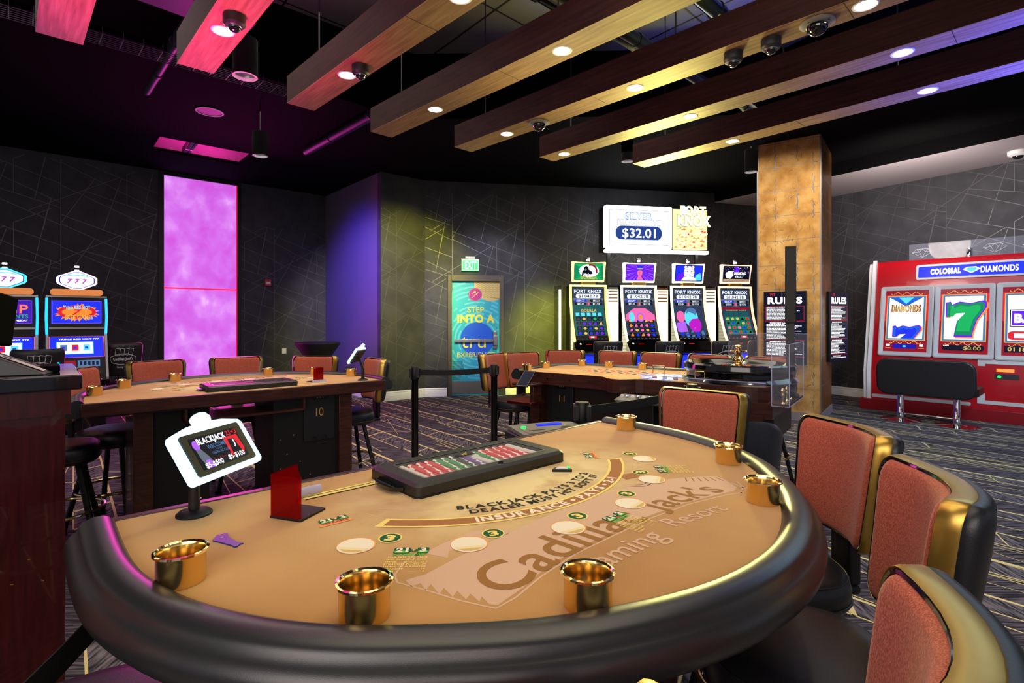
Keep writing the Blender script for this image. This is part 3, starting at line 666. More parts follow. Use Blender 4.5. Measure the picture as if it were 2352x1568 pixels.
# ------------------------------------------------------------ stools
def make_stool(label, group, fabric='fabric', shell='leather', sw=.425, zb=.73, zt=1.08, logo=False, seat_z=.67, trim=.036, R=.31, name='casino_stool'):
    t = thing(name, label, 'stool', (0, 0, 0), 0, group)
    # local: the sitter looks along +y, the back is at -y
    hw = sw/2
    def bm_(u, v, d):       # u in [-1,1] across, v in [0,1] up, d = distance behind the front face
        x = u*hw*(.86+.14*v); z = zb+(zt-zb)*v; a = x/R
        return ((R+d)*math.sin(a), -.20+R-(R+d)*math.cos(a)-.16*(z-zb)-.03, z+(.010*abs(u)**3 if v > .5 else 0))
    out = dense(rrect(2, 1, .16, 5, 0, .5), .17)
    def ring(s, d, shrink=0): return [bm_(u*s, .5+(v-.5)*s, d) for u, v in out]
    def shell_mesh(w, rings, m):
        n = len(out); vs = [p for r_ in rings for p in r_]; fs = [(i*n+k, i*n+(k+1) % n, (i+1)*n+(k+1) % n, (i+1)*n+k) for i in range(len(rings)-1) for k in range(n)]
        w.add(vs, fs, m)
    w = MB(fabric)
    rs = [ring(s, d) for s, d in ((.965, .004), (.958, -.005), (.94, -.012), (.91, -.0165), (.86, -.0185), (.7, -.019), (.55, -.019), (.4, -.019), (.25, -.019), (.12, -.019), (.04, -.019))]
    shell_mesh(w, rs, fabric); w.add(rs[-1], [tuple(range(len(out)))], fabric); w.build('back_pad', t, ang=80)
    w = MB('gloss_black'); P = ring(.972, -.001); w.tube(P, .0048, 'gloss_black', 6, closed=True); w.build('piping', t)
    w = MB('gold')          # metal band all round the edge
    rs = [ring(.978, .004), ring(1.0, -.003), ring(1.008, .004), ring(1.008, trim), ring(.99, trim+.004)]
    shell_mesh(w, rs, 'gold'); w.build('back_trim', t, ang=60)
    w = MB(shell)
    rs = [ring(.992, trim), ring(1.0, trim+.006), ring(.985, trim+.02), ring(.93, trim+.030), ring(.75, trim+.035), ring(.5, trim+.038), ring(.25, trim+.038), ring(.12, trim+.038), ring(.04, trim+.038)]
    shell_mesh(w, rs, shell); w.add(rs[-1], [tuple(range(len(out)))], shell)
    sh = w.build('back_shell', t, ang=80)
    if logo:
        w = MB('white'); A_ = Art(w, lambda x, y, d: bm_(x, y, trim+.0385+d), .002)
        for k in range(4): A_.path([(-.38+k*.2, .66), (-.33+k*.2, .86), (-.13+k*.2, .83), (-.18+k*.2, .64)], .018, 'white', 1, True)
        A_.path([(-.55, .42), (-.6, .58), (-.2, .68), (.2, .68), (.6, .58), (.55, .42), (.2, .36), (-.2, .36)], .018, 'white', 1, True)
        A_.text("Cadillac Jack's", 0, .53, .085, 'white', 1, .03, w=.95); A_.text('Gaming Resort', 0, .28, .055, 'white', 1, .02, w=.6)
        w.build('emblem', sh, flat=True)
    w = MB('black'); w.box(-.05, .05, -.275, -.235, seat_z-.09, zb+.08, 'black'); w.box(-.05, .05, -.275, -.10, seat_z-.12, seat_z-.09); w.build('back_bracket', t, bevel=.01)
    w = MB(shell)           # cushion
    def sup(r, z, n=40, p=2.7):
        q = []
        for k in range(n):
            a = 2*PI*k/n; c, s_ = math.cos(a), math.sin(a); e = (abs(c)**p+abs(s_)**p)**(-1/p); q.append((r*e*c, r*e*s_*.97, z))
        return q
    rr = [(.17, seat_z-.115), (.200, seat_z-.11), (.212, seat_z-.095), (.214, seat_z-.055), (.207, seat_z-.022), (.19, seat_z-.006), (.15, seat_z+.002), (.08, seat_z+.004), (.005, seat_z+.004)]
    n = 40; vs = [p for r_, z in rr for p in sup(r_, z)]
    w.add(vs, [(i*n+k, i*n+(k+1) % n, (i+1)*n+(k+1) % n, (i+1)*n+k) for i in range(len(rr)-1) for k in range(n)]+[tuple(range(n))[::-1], tuple(range((len(rr)-1)*n, len(rr)*n))], shell)
    w.tube(sup(.2135, seat_z-.085), .004, shell, 6, closed=True); w.tube(sup(.204, seat_z-.018), .003, shell, 6, closed=True)
    w.build('seat', t, ang=80)
    for sx in (-1, 1):
        for sy in (-1, 1):
            w = MB('black'); w.tube([(sx*.10, sy*.10, seat_z-.11), (sx*.20, sy*.20, .015)], .017, 'black', 8)
            w.lathe([(.024, .02), (.026, 0), (0, 0)], 'black', 10, sx*.202, sy*.202); w.build('leg', t)
    w = MB('chrome'); w.tube([(.225*math.cos(a), .225*math.sin(a), .26) for a in [2*PI*k/36 for k in range(36)]], .010, 'gold_bright', 8, closed=True); w.build('foot_ring', t)
    return t
stool0 = make_stool('', None)
first = [True]
def stool(x, y, look, label, group, proto=stool0, flag=first):
    # look = point on the floor the sitter faces
    rz = math.atan2(look[1]-y, look[0]-x)-PI/2
    if flag[0]: flag[0] = False; proto.location = (x, y, 0); proto.rotation_euler = (0, 0, rz); proto['label'] = label; proto['group'] = group; return proto
    return dup(proto, (x, y, 0), rz, label, group)
slot0 = make_stool('', None, 'leather', 'leather', .44, .66, 1.10, True, .56, .028, .5, 'slot_chair'); slot0['category'] = 'chair'; sfirst = [True]
# ------------------------------------------------------------ card table
INNER = [(.91, -.04), (.91, 0), (.91, .12), (.907, .24), (.895, .35), (.868, .46), (.825, .565), (.765, .665), (.69, .755), (.59, .84), (.47, .93), (.34, .995), (.20, 1.045), (.07, 1.068)]
INNER = INNER+[(-x, y) for x, y in INNER[::-1]]
HT = .95
def outline_offset(pts, d):
    out = []
    for i, p in enumerate(pts):
        a = pts[max(0, i-1)]; b = pts[min(len(pts)-1, i+1)]; dx, dy = b[0]-a[0], b[1]-a[1]; q = math.hypot(dx, dy)
        nx, ny = -dy/q, dx/q       # travelling from +x to -x round the players' side: outward is to the left... fixed by sign
        if nx*p[0]+ny*(p[1]-.3) < 0: nx, ny = -nx, -ny
        out.append((p[0]+nx*d, p[1]+ny*d))
    return out
def smooth(pts, n=3):
    for _ in range(n):
        q = [pts[0]]
        for a, b in zip(pts, pts[1:]): q += [(a[0]*.75+b[0]*.25, a[1]*.75+b[1]*.25), (a[0]*.25+b[0]*.75, a[1]*.25+b[1]*.75)]
        pts = q+[pts[-1]]
    return pts
INN = smooth(INNER, 2)
def rail_mesh(w, path, prof, m, off=outline_offset):
    # prof: closed list of (outward offset, z)
    cols = [off(path, d) for d, z in prof]; n = len(prof); N = len(path)
    vs = [(cols[j][i][0], -cols[j][i][1], prof[j][1]) for i in range(N) for j in range(n)]
    fs = [(i*n+j, i*n+(j+1) % n, (i+1)*n+(j+1) % n, (i+1)*n+j) for i in range(N-1) for j in range(n)]
    fs += [tuple(range(n)), tuple(range((N-1)*n, N*n))[::-1]]
    w.add(vs, fs, m)
RP = [(-.002, HT+.002), (.006, HT+.014), (.02, HT+.021), (.040, HT+.021), (.058, HT+.013), (.066, HT+.004), (.068, HT-.004), (.077, HT-.010), (.087, HT-.022), (.092, HT-.038), (.088, HT-.058), (.075, HT-.074), (.05, HT-.08), (.0, HT-.078), (-.01, HT-.05), (-.008, HT-.01)]
def felt_prints(w, main=True):
    f = lambda x, y, d: (x, -y, HT+d); A_ = Art(w, f, .00025)          # x = s, y = t (towards the players)
    g = lambda x, y: (x, -y)                                        # helper so that text reads from the players' side
    B_ = Art(w, lambda x, y, d: (x, y, HT+d), .00025)                  # reader-oriented: y up is towards the dealer
    # banner field
    top = [(-.541, .672), (-.50, .677), (-.405, .658), (-.30, .643), (-.15, .624), (0, .612), (.11, .612), (.22, .618), (.32, .637), (.40, .672), (.455, .705), (.496, .738)]
    bot = [(.49, .765), (.465, .80), (.44, .83), (.405, .838), (.352, .826), (.21, .797), (.057, .787), (-.093, .790), (-.22, .795), (-.33, .815), (-.398, .836), (-.469, .850)]
    teeth = [(-.478, .838), (-.472, .81), (-.486, .822), (-.481, .79), (-.498, .80), (-.492, .766), (-.510, .778), (-.504, .742), (-.522, .755), (-.514, .716), (-.533, .728), (-.526, .70), (-.545, .700)]
    B = [(x, y) for x, y in top+bot+teeth]
    A_.poly(B, 'p_banner', 1)
    line = [(.413, .861), (.352, .838), (.211, .809), (.057, .799), (-.093, .803), (-.22, .807), (-.344, .828), (-.43, .852), (-.478, .856), (-.506, .80), (-.535, .72), (-.556, .67), (-.545, .64), (-.512, .613), (-.466, .589)]
    A_.path(line, .0045, 'p_banner', 1)
    A_.poly([(-.455, .60), (-.40, .585), (-.31, .575), (-.27, .60), (-.33, .62), (-.36, .61), (-.38, .63), (-.41, .625), (-.43, .648)], 'p_banner', 1)
    A_.poly([(-.35, .64), (-.29, .60), (-.31, .635), (-.24, .615), (-.26, .64)], 'p_banner', 1)
    for k in range(6): A_.path([(.415+k*.014, .683+k*.012), (.385+k*.017, .705+k*.014)], .004, 'p_brown', 2)
    A_.path([(.395, .862), (.46, .838), (.50, .80)], .0045, 'p_banner', 1); A_.path([(.42, .84), (.44, .87), (.47, .80)], .006, 'p_banner', 1)
    # fine pale outlines of the picture behind the lettering
    A_.path([(.50, .55), (.37, .57), (.32, .64)], .003, 'p_banner', 1); A_.path([(.35, .20), (.40, .36), (.46, .50), (.52, .60)], .0025, 'p_banner', 1)
    A_.path([(-.40, .30), (-.35, .36), (-.30, .40)], .005, 'p_banner', 1); A_.path([(-.44, .31), (-.42, .38), (-.36, .42)], .003, 'p_banner', 1)
    for r_ in (.035, .05): A_.arc(.27, .60, r_, PI*.1, PI*1.3, .003, 'p_banner', 1)
    A_.poly([(.27, .52), (.36, .545), (.33, .60), (.255, .585)], 'p_banner', 1); A_.poly([(.28, .53), (.35, .55), (.325, .59), (.265, .577)], 'p_tan', 2)
    # big words following the banner
    def bend(x, y): return (x, y+(-.785+.02-.10*(x+.05)**2*1.0 if True else 0))
    B_.text('Cadillac', -.200, .045, .106, 'p_brown', 3, .012, w=.49, g=lambda x, y: (x-.12*(y-.045), y-.788-.28*(x+.05)**2+.0*x))
    B_.text("Jack's", .245, .045, .085, 'p_brown', 3, .010, w=.28, g=lambda x, y: (x-.12*(y-.045), y-.788-.28*(x-.02)**2))
    B_.text('Gaming', -.150, 0, .062, 'p_banner', 3, .002, w=.275, g=lambda x, y: (x, y-.858))
    B_.text('Resort', .155, 0, .050, 'p_banner', 3, .002, w=.20, g=lambda x, y: (x, y-.842-.15*(x-.05)))
    if not main:
        w_ = 'p_yellow'
    # insurance band
    a0, a1 = -PI/2-.83, -PI/2+.83
    def sector(r0, r1, b0, b1, c0, c1, m, l):
        n = 40; out = [(r1*math.cos(b0+(b1-b0)*k/n), r1*math.sin(b0+(b1-b0)*k/n)) for k in range(n+1)]
        inn = [(r0*math.cos(c0+(c1-c0)*k/n), r0*math.sin(c0+(c1-c0)*k/n)) for k in range(n+1)]
        for k in range(n): B_.poly([inn[k], inn[k+1], out[k+1], out[k]], m, l)
    sector(.566, .617, a0-.025, a1+.0, a0-.005, a1-.03, 'p_yellow', 4); sector(.574, .609, a0+.005, a1-.02, a0+.015, a1-.04, 'p_tan', 5)
    B_.arctext('INSURANCE \u2022 PAYS \u2022 2-1', 0, 0, .604, -PI/2-.015, .039, 'p_cream', 6, .045, 1.06)
    B_.arctext('BLACKJACK PAYS 3 TO 2', 0, 0, .512, -PI/2-.03, .035, 'p_black', 4, .034, 1.07)
    B_.arctext('DEALER MUST HIT SOFT 17', 0, 0, .546, -PI/2-.01, .035, 'p_black', 4, .034, 1.05)
    for i in range(6):
        s_, t_ = [(-.541, .472), (-.358, .625), (-.134, .706), (.105, .705), (.325, .625), (.508, .475)][i]
        th = math.atan2(-t_, s_)
        B_.ell(s_, -t_, .041, .041, 'p_orange', 4, 32); B_.ell(s_-.002, -t_-.001, .0385, .0385, 'p_cream', 5, 32)
        ux, uy = math.cos(th), math.sin(th)
        B_.poly([(s_+.036*math.cos(th+a), -t_+.036*math.sin(th+a)) for a in [-1.2+2.4*k/16 for k in range(17)]], 'p_spot', 6)
        B_.poly([(s_+.035*math.cos(th+a), -t_+.035*math.sin(th+a)) for a in [-.8+1.6*k/16 for k in range(17)]], 'p_spot_dk', 7)
        s2, t2 = [(-.469, .486), (-.285, .617), (-.065, .673), (.159, .654), (.361, .56), (.524, .403)][i]
        B_.ell(s2, -t2, .0262, .0262, 'p_yellow', 4, 28); B_.ell(s2, -t2, .0222, .0222, 'p_green', 5, 28)
        B_.text('3', s2, -t2, .026, 'p_yellow', 6, .05, rot=math.atan2(-t2, s2)+PI/2, w=.022)
    def logo(x, y, rot, sc, table=True, attack=False):
        c, sn = math.cos(rot), math.sin(rot)
        G_ = lambda a, b: (x+(a*c-b*sn)*sc, y+(a*sn+b*c)*sc)
        L_ = Art(w, lambda a, b, d: (*G_(a, b), HT+d), .00025)
        L_.poly(rrect(.042, .034, .006, 3, -.020, 0), 'p_green', 6); L_.poly(rrect(.030, .034, .006, 3, .034, 0), 'p_green', 6); L_.rect(0, -.005, .02, .006, 'p_green', 6)
        L_.poly(rrect(.038, .013, .005, 3, -.020, -.008), 'p_green_lt', 7); L_.poly(rrect(.026, .013, .005, 3, .034, -.008), 'p_green_lt', 7)
        L_.text('21', -.020, .002, .024, 'p_cream', 8, .05); L_.text('+', .010, 0, .012, 'p_cream', 8, .04); L_.text('3', .034, .002, .024, 'p_cream', 8, .05)
        L_.text('XTREME', 0, -.025, .011, 'p_red' if attack else 'p_green_lt', 7, .04, w=.085)
        if attack: L_.rect(-.055, -.040, .055, -.036, 'p_orange', 6); L_.rect(-.05, -.035, .05, -.018, 'p_orange', 5)
        if table:
            yy = -.040
            for k, (a, b) in enumerate([('YOUR FIRST TWO CARDS', ''), ('AND DEALER UP CARD', ''), ('WINS', 'ODDS TO 1'), ('STRAIGHT FLUSH', '30'), ('THREE OF A KIND', '20'), ('STRAIGHT', '10'), ('FLUSH', '5')]):
                if b: 
                    L_.text(a, -.052, yy, .0075, 'p_yellow', 7, .02, align='L'); L_.text(b, .052, yy, .0075, 'p_yellow', 7, .02, align='R')
                    if k > 2:
                        for q in range(8): L_.rect(.012+q*.003, yy-.003, .0135+q*.003, yy-.002, 'p_yellow', 7)
                else: L_.text(a, 0, yy, .008, 'p_yellow', 7, .02, w=.10)
                yy -= .0125
                if k == 2: L_.rect(-.052, yy+.006, .052, yy+.0068, 'p_yellow', 7)
    logo(-.470, -.570, -.70, .80); logo(-.005, -.735, .10, .80); logo(.435, -.585, .85, .80)
    logo(-.520, -.300, -.03, .75, False, True); logo(.395, -.320, .95, .75, False, True)
def card_table(label, loc, rz, number=None):
    t = thing('card_table', label, 'table', loc, rz, None)
    w = MB('felt')
    P = [(x, -y) for x, y in INN]
    w.prism(P+[], HT-.03, HT, 'laminate', 'felt')
    felt_prints(w)
    w.build('felt_top', t, flat=True)
    w = MB('rail_leather'); rail_mesh(w, INN[2:-2], RP, 'rail_leather'); w.build('padded_rail', t, ang=80)
    w = MB('wood_dark')      # dealer-side apron
    w.box(-.925, .925, .035, .062, HT-.075, HT+.003, 'wood_dark'); w.box(-.90, .90, -.02, .04, HT-.06, HT-.031, 'laminate'); w.build('dealer_edge', t, bevel=.004)
    w = MB('laminate')
    P2 = [(x*.93, -y*.93) for x, y in INN]; w.prism(P2, HT-.085, HT-.03, 'laminate'); w.build('underframe', t, flat=True)
    for sx in (-1, 1):
        w = MB('wood_dark'); w.box(sx*.63-.05, sx*.63+.05, -.50, .0, 0, HT-.085, 'wood_dark'); w.build('side_panel', t, bevel=.004)
    w = MB('black'); w.box(.26, .58, -.50, -.10, 0.02, HT-.085); w.box(-.58, -.12, -.50, -.03, .02, HT-.085)
    rr = random.Random(2)
    for k in range(9): 
        x = rr.uniform(-.55, -.15); z = rr.uniform(.1, .6); w.lathe([(0, 0), (.005, 0)], 'gold', 8, 0, 0) if False else w.add([(x, -.029, z), (x+.008, -.029, z), (x+.008, -.029, z+.008), (x, -.029, z+.008)], [(0, 1, 2, 3)], 'silver')
    w.build('pedestal', t, flat=True)
    w = MB('wood_dark')      # open shelf under the edge
    for z0, z1 in ((HT-.17, HT-.155),): w.box(-.32, .42, -.30, .03, z0, z1)
    w.box(-.32, -.305, -.30, .03, HT-.17, HT-.075); w.box(.405, .42, -.30, .03, HT-.17, HT-.075)
    w.build('dealer_shelf', t)
    # metal slide slots at the dealer's left
    w = MB('p_yellow'); w.box(-.515, -.29, -.118, -.086, HT, HT+.0012); w.box(-.515, -.29, -.1185, -.1165, HT, HT+.002, 'black'); w.box(-.515, -.29, -.100, -.098, HT, HT+.002, 'black')
    w.build('card_slide', t, flat=True)
    return t
NT = (-.241, 1.837, 0); NRZ = math.atan2(.6668, .7452)
TT = (-1.735, 3.6, 0); TRZ = math.atan2(.646, .763)+PI
def tp(T, rz, s, t, z=0):       # table coordinates (s along the dealer edge, t towards the players) to the room
    c, sn = math.cos(rz), math.sin(rz); return (T[0]+s*c+t*sn, T[1]+s*sn-t*c, z)
near_table = card_table('large tan felt blackjack table in the foreground with a black padded rail', NT, NRZ)
far_table = card_table('tan felt blackjack table 10 at the left, seen from the dealer side', TT, TRZ)
# cup holders
def make_cup():
    w = MB('copper_gold'); n = 48; t = None
    prof = [(.0, .006), (.038, .006), (.0395, .012), (.0395, .052), (.041, .056)]
    w.lathe([(.0, .0), (.0405, .0), (.0405, .050), (.0425, .054)], 'copper_gold', n)
    w.lathe([(.0, .004), (.0375, .004), (.0375, .05), (.0395, .056)], 'gold_bright', n)
    vs = []; R_ = [(.0425, .053), (.046, .0545), (.0455, .058), (.042, .059), (.0395, .056)]
    for r, z in R_:
        for k in range(96): q = 1+.010*(k % 4 == 0)*(r > .041); vs.append((r*q*math.cos(2*PI*k/96), r*q*math.sin(2*PI*k/96), z))
    w.add(vs, [(i*96+k, i*96+(k+1) % 96, (i+1)*96+(k+1) % 96, (i+1)*96+k) for i in range(4) for k in range(96)], 'rim_gold')
    return w
cup_mesh = None; cupn = [0]
def cup(p, label, group):
    global cup_mesh
    if cup_mesh is None: o = make_cup().build('cup_holder', ang=50); cup_mesh = o
    else: o = cup_mesh.copy(); C.objects.link(o)
    o.location = p; tag(o, label, 'cup holder', group)
CUPS = [(-.848, .400), (-.650, .730), (-.356, .950), (.375, .930), (.675, .690), (.862, .142)]
LB = ['gold cup holder at the left end of the near table, beside the small blue opener', 'gold cup holder in the near rail, left of the big brown lettering', 'gold cup holder in the near rail, at the bottom middle of the picture',
      'large-looking gold cup holder by the right curve of the near rail', 'gold cup holder in front of the left edge of the tall red stool back', 'gold cup holder at the far end of the near rail, beside the farthest red stool']
for (s_, t_), l in zip(CUPS, LB): cup(tp(NT, NRZ, s_, t_, HT+.0006), l, 'cup holders round the near table')
LB2 = ['cup holder at the right end of table 10, beside the lit sign', 'cup holder on the far rim of table 10, before the stool next to the corner', 'cup holder on table 10 between the two middle stools',
       'cup holder on table 10 below the wide stool left of the pink glass', 'cup holder on table 10, second from the podium', 'cup holder on table 10 nearest the podium']
C2 = [(-.848, .400), (-.662, .722), (-.34, .940), (.34, .940), (.675, .690), (.848, .36)]
for (s_, t_), l in zip(C2, LB2): cup(tp(TT, TRZ, s_, t_, HT+.0006), l, 'cup holders round table 10')
# stools round the near table
G1 = 'red-backed stools round the near table'
def nst(s, t, label, look=(0, .3), T=NT, rz=NRZ, g=G1):
    p = tp(T, rz, s, t); q = tp(T, rz, *look); 
    return stool(p[0], p[1], q, label, g)
nst(1.10, .26, 'red fabric stool farthest back at the near table, in front of the roulette table', (0, .40))
nst(.73, .80, 'red fabric stool second from the back at the right side of the near table', (0, .2))
nst(.30, 1.04, 'large red-backed stool at the right edge, third round the near table', (-.15, .15))
nst(-.366, 1.143, 'closest stool, its gold-rimmed back cut by the bottom right corner', (-.56, .16))
nst(-.646, .948, 'stool mostly below the picture, only its gold back rim showing at the bottom', (-.14, .09))
nst(-1.0, .25, 'stool at the left end of the near table with a pink-lit seat, bottom left', (0, .35))
G2 = 'red-backed stools round table 10'
def tst(s, t, label, look=(0, .3)): return nst(s, t, label, look, TT, TRZ, G2)
tst(-.83, .44, 'red stool at the right end of table 10, next to the belt post', (0, .5))
tst(-.63, .94, 'red stool on the far side of table 10, nearest the corner wall')
tst(-.19, 1.18, 'red stool behind table 10, in front of the pink glass', (-.1, 0))
tst(.36, 1.16, 'wide-looking red stool behind table 10, left of the pink glass', (.15, 0))
tst(.72, .78, 'red stool behind table 10, beside the podium')
tst(1.02, .40, 'stool at table 10 half hidden by the podium, its dark seat showing', (0, .3))
# ------------------------------------------------------------ things on the card tables
def chip_tray(T, rz, label, chips):
    p = tp(T, rz, -.005, .18, HT); t = thing('chip_tray', label, 'chip tray', p, rz)
    w = MB('gloss_black')
    X, Y = .29, .135
    w.prism(rrect(2*X, 2*Y, .02, 4), .0, .006, 'black')
    # bevelled lid frame with an open window
    o1, o2, o3 = rrect(2*X, 2*Y, .02, 4), rrect(2*X-.02, 2*Y-.02, .016, 4), rrect(2*X-.10, 2*Y-.09, .008, 4)
    o0 = rrect(2*X, 2*Y, .02, 4)
    rings = [[(x, y, .004) for x, y in o0], [(x, y, .030) for x, y in o1], [(x, y, .038) for x, y in o2], [(x, y, .038) for x, y in o3], [(x, y, .028) for x, y in o3]]
    n = len(o0); w.add([q for r in rings for q in r], [(i*n+k, i*n+(k+1) % n, (i+1)*n+(k+1) % n, (i+1)*n+k) for i in range(4) for k in range(n)], 'tray_black')
    w.build('lid_frame', t, ang=30)
    w = MB('offwhite'); w.box(-X+.045, X-.045, -Y+.04, Y-.04, .0065, .010); w.build('tray_floor', t)
    w = MB('steel'); w.add([(x, y, .0386) for x, y in o3]+[(x*.985, y*.96, .0386) for x, y in o3], [(k, (k+1) % n, n+(k+1) % n, n+k) for k in range(n)], 'steel'); w.build('inner_edge', t, flat=True)
    w = MB('glass'); w.poly([(x, y, .036) for x, y in o3]); w.build('window', t, flat=True)
    for sx in (-1, 1):
        w = MB('gloss_black'); w.prism([(sx*X, -.07), (sx*(X+.03), -.045), (sx*(X+.035), 0), (sx*(X+.03), .045), (sx*X, .07)], .006, .018); w.build('handle', t, bevel=.004)
    w = MB('steel'); w.lathe([(0, .0425), (.008, .042), (.01, .038)], 'chrome', 16, .02, -Y+.022); w.build('lock', t)
    w = MB('p_black'); w.box(-.035, .035, .035, .06, .0366, .038, 'black'); A_ = Art(w, lambda x, y, d: (x, y, .038+d)); A_.text('10', 0, .047, .016, 'p_yellow', 1, .03); w.build('number_tag', t)
    if not chips: return
    rows = ['white', 'red', 'red', 'red', 'green', 'green', 'black', 'purple', 'white', 'green', 'red', 'red', 'red', 'red', 'white']
    words = {}
    r = random.Random(5)
    proto = {}
    for i, c in enumerate(rows):
        x = -.215+i*.0305
        key = 'chip_'+c
        if key not in proto:
            w = MB(key); L = .155; n = 16
            for k in range(34):
                y0 = -L/2+k*L/34; y1 = y0+L/34*.93; rr = .0142
                vs = [(rr*math.cos(2*PI*a/n), y, .0245+rr*math.sin(2*PI*a/n)*.9) for y in (y0, y1) for a in range(n)]
                for a in range(n):
                    w.add([vs[a], vs[(a+1) % n], vs[n+(a+1) % n], vs[n+a]], [(0, 1, 2, 3)], 'p_white' if (a+k//6) % 5 == 0 and c != 'white' else key)
                w.add(vs[:n], [tuple(range(n))], key)
            w.add(vs[n:], [tuple(range(n))[::-1]], key)
            o = w.build('chip_row'); proto[key] = o
        else: o = proto[key].copy(); C.objects.link(o)
        q = Matrix.Translation(p) @ Matrix.Rotation(rz, 4, 'Z') @ Vector((x, 0, -.0035))
        o.location = q; o.rotation_euler = (0, 0, rz)
        lr = {0: 'white chips at the left end of the glass-topped tray', 1: 'first row of red chips from the left in the glass-topped tray', 2: 'second row of red chips from the left in the glass-topped tray', 3: 'third red row from the left, touching the green chips',
              4: 'green chips next to the left group of red chips', 5: 'green chips next to the dark chips', 6: 'dark grey and black chips left of the purple ones in the tray', 7: 'the purple chips in the middle of the glass-topped tray', 8: 'white chips right beside the purple ones', 9: 'green chips right of the middle, before the right group of reds',
              10: 'red chips beginning the right group in the tray', 11: 'second row of red chips in the right group of the tray', 12: 'third row of red chips in the right group of the tray', 13: 'last row of red chips at the right, next to the white ones', 14: 'white chips at the right end of the glass-topped tray'}[i]
        tag(o, lr, 'casino chips', 'chip rows in the near tray')
mat('tray_black', '0f0f11', .38, spec=.7, bump=(600, .5))
chip_tray(NT, NRZ, 'black framed glass-topped chip tray on the near table', True)
chip_tray(TT, TRZ, 'black chip tray reflecting pink light on table 10', False)
# red discard holder
def discard(T, rz, s, t_, a, label, g=None):
    t = thing('discard_holder', label, 'card holder', tp(T, rz, s, t_, HT), rz+a, g)
    w = MB('black'); w.box(-.045, .045, -.045, .045, 0, .006); w.build('base_plate', t, bevel=.001)
    w = MB('red_acrylic'); w.box(-.044, -.041, -.044, .044, .006, .107); w.build('back_wall', t)
    w = MB('red_acrylic'); w.box(-.041, .044, -.044, -.041, .006, .107); w.build('side_wall', t)
    w = MB('red_acrylic'); w.prism([(-.044, .044), (-.044, -.044), (.044, -.044)], .104, .107); w.build('top_plate', t)
    return t
discard(NT, NRZ, -.565, .204, -1.06, 'red acrylic discard holder standing on the near table')
discard(TT, TRZ, -.47, .20, -1.0, 'small red acrylic discard holder on table 10')
w = MB('acrylic_edge'); w.tube([(-.03, 0, .013), (.03, 0, .013)], .0125, 'acrylic_edge', 16); o = w.build('acrylic_roller', loc=tp(NT, NRZ, -.492, .085, HT), rz=NRZ+.1); tag(o, 'clear acrylic cylinder lying behind the red discard holder on the near table', 'acrylic bar')
w = MB('acrylic_edge'); w.box(-.05, .05, -.012, .012, 0, .022); o = w.build('acrylic_block', loc=tp(TT, TRZ, -.47, .11, HT), rz=TRZ); tag(o, 'clear acrylic block in front of the red holder on table 10', 'acrylic bar')
# dark base of the slide and blue opener, peek mirror
w = MB('opener_blue') if 'opener_blue' in M else (mat('opener_blue', '1a348c', .35) and MB('opener_blue'))
w.prism([(-.012, .0), (-.018, .02), (0, .042), (.02, .036), (.012, .012), (.012, -.03), (.018, -.046), (.012, -.044), (.004, -.052), (-.002, -.05), (-.002, -.04)], 0, .003)
w.lathe([(0, .0035), (.003, .0032)], 'white', 8, .002, .02)
o = w.build('bottle_opener', loc=tp(NT, NRZ, -.742, .262, HT), rz=NRZ+.15); tag(o, 'small blue opener lying by the left cup holder', 'opener')
t = thing('peek_reader', 'small black and white card peek reader with a green light on the near felt', 'card reader', tp(NT, NRZ, .19, .385, HT), NRZ-.75)
w = MB('black'); w.prism([(-.032, -.012), (.032, -.012), (.022, .014), (-.020, .014)], 0, .008); w.build('housing', t, bevel=.002)
w = MB('white'); w.prism([(-.020, -.008), (.018, -.008), (.010, .009), (-.010, .009)], .008, .011); w.build('window', t)
w = MB('g_green'); w.lathe([(0, .0135), (.004, .012), (.005, .008)], 'g_green', 10, .021, .008); w.build('indicator', t)
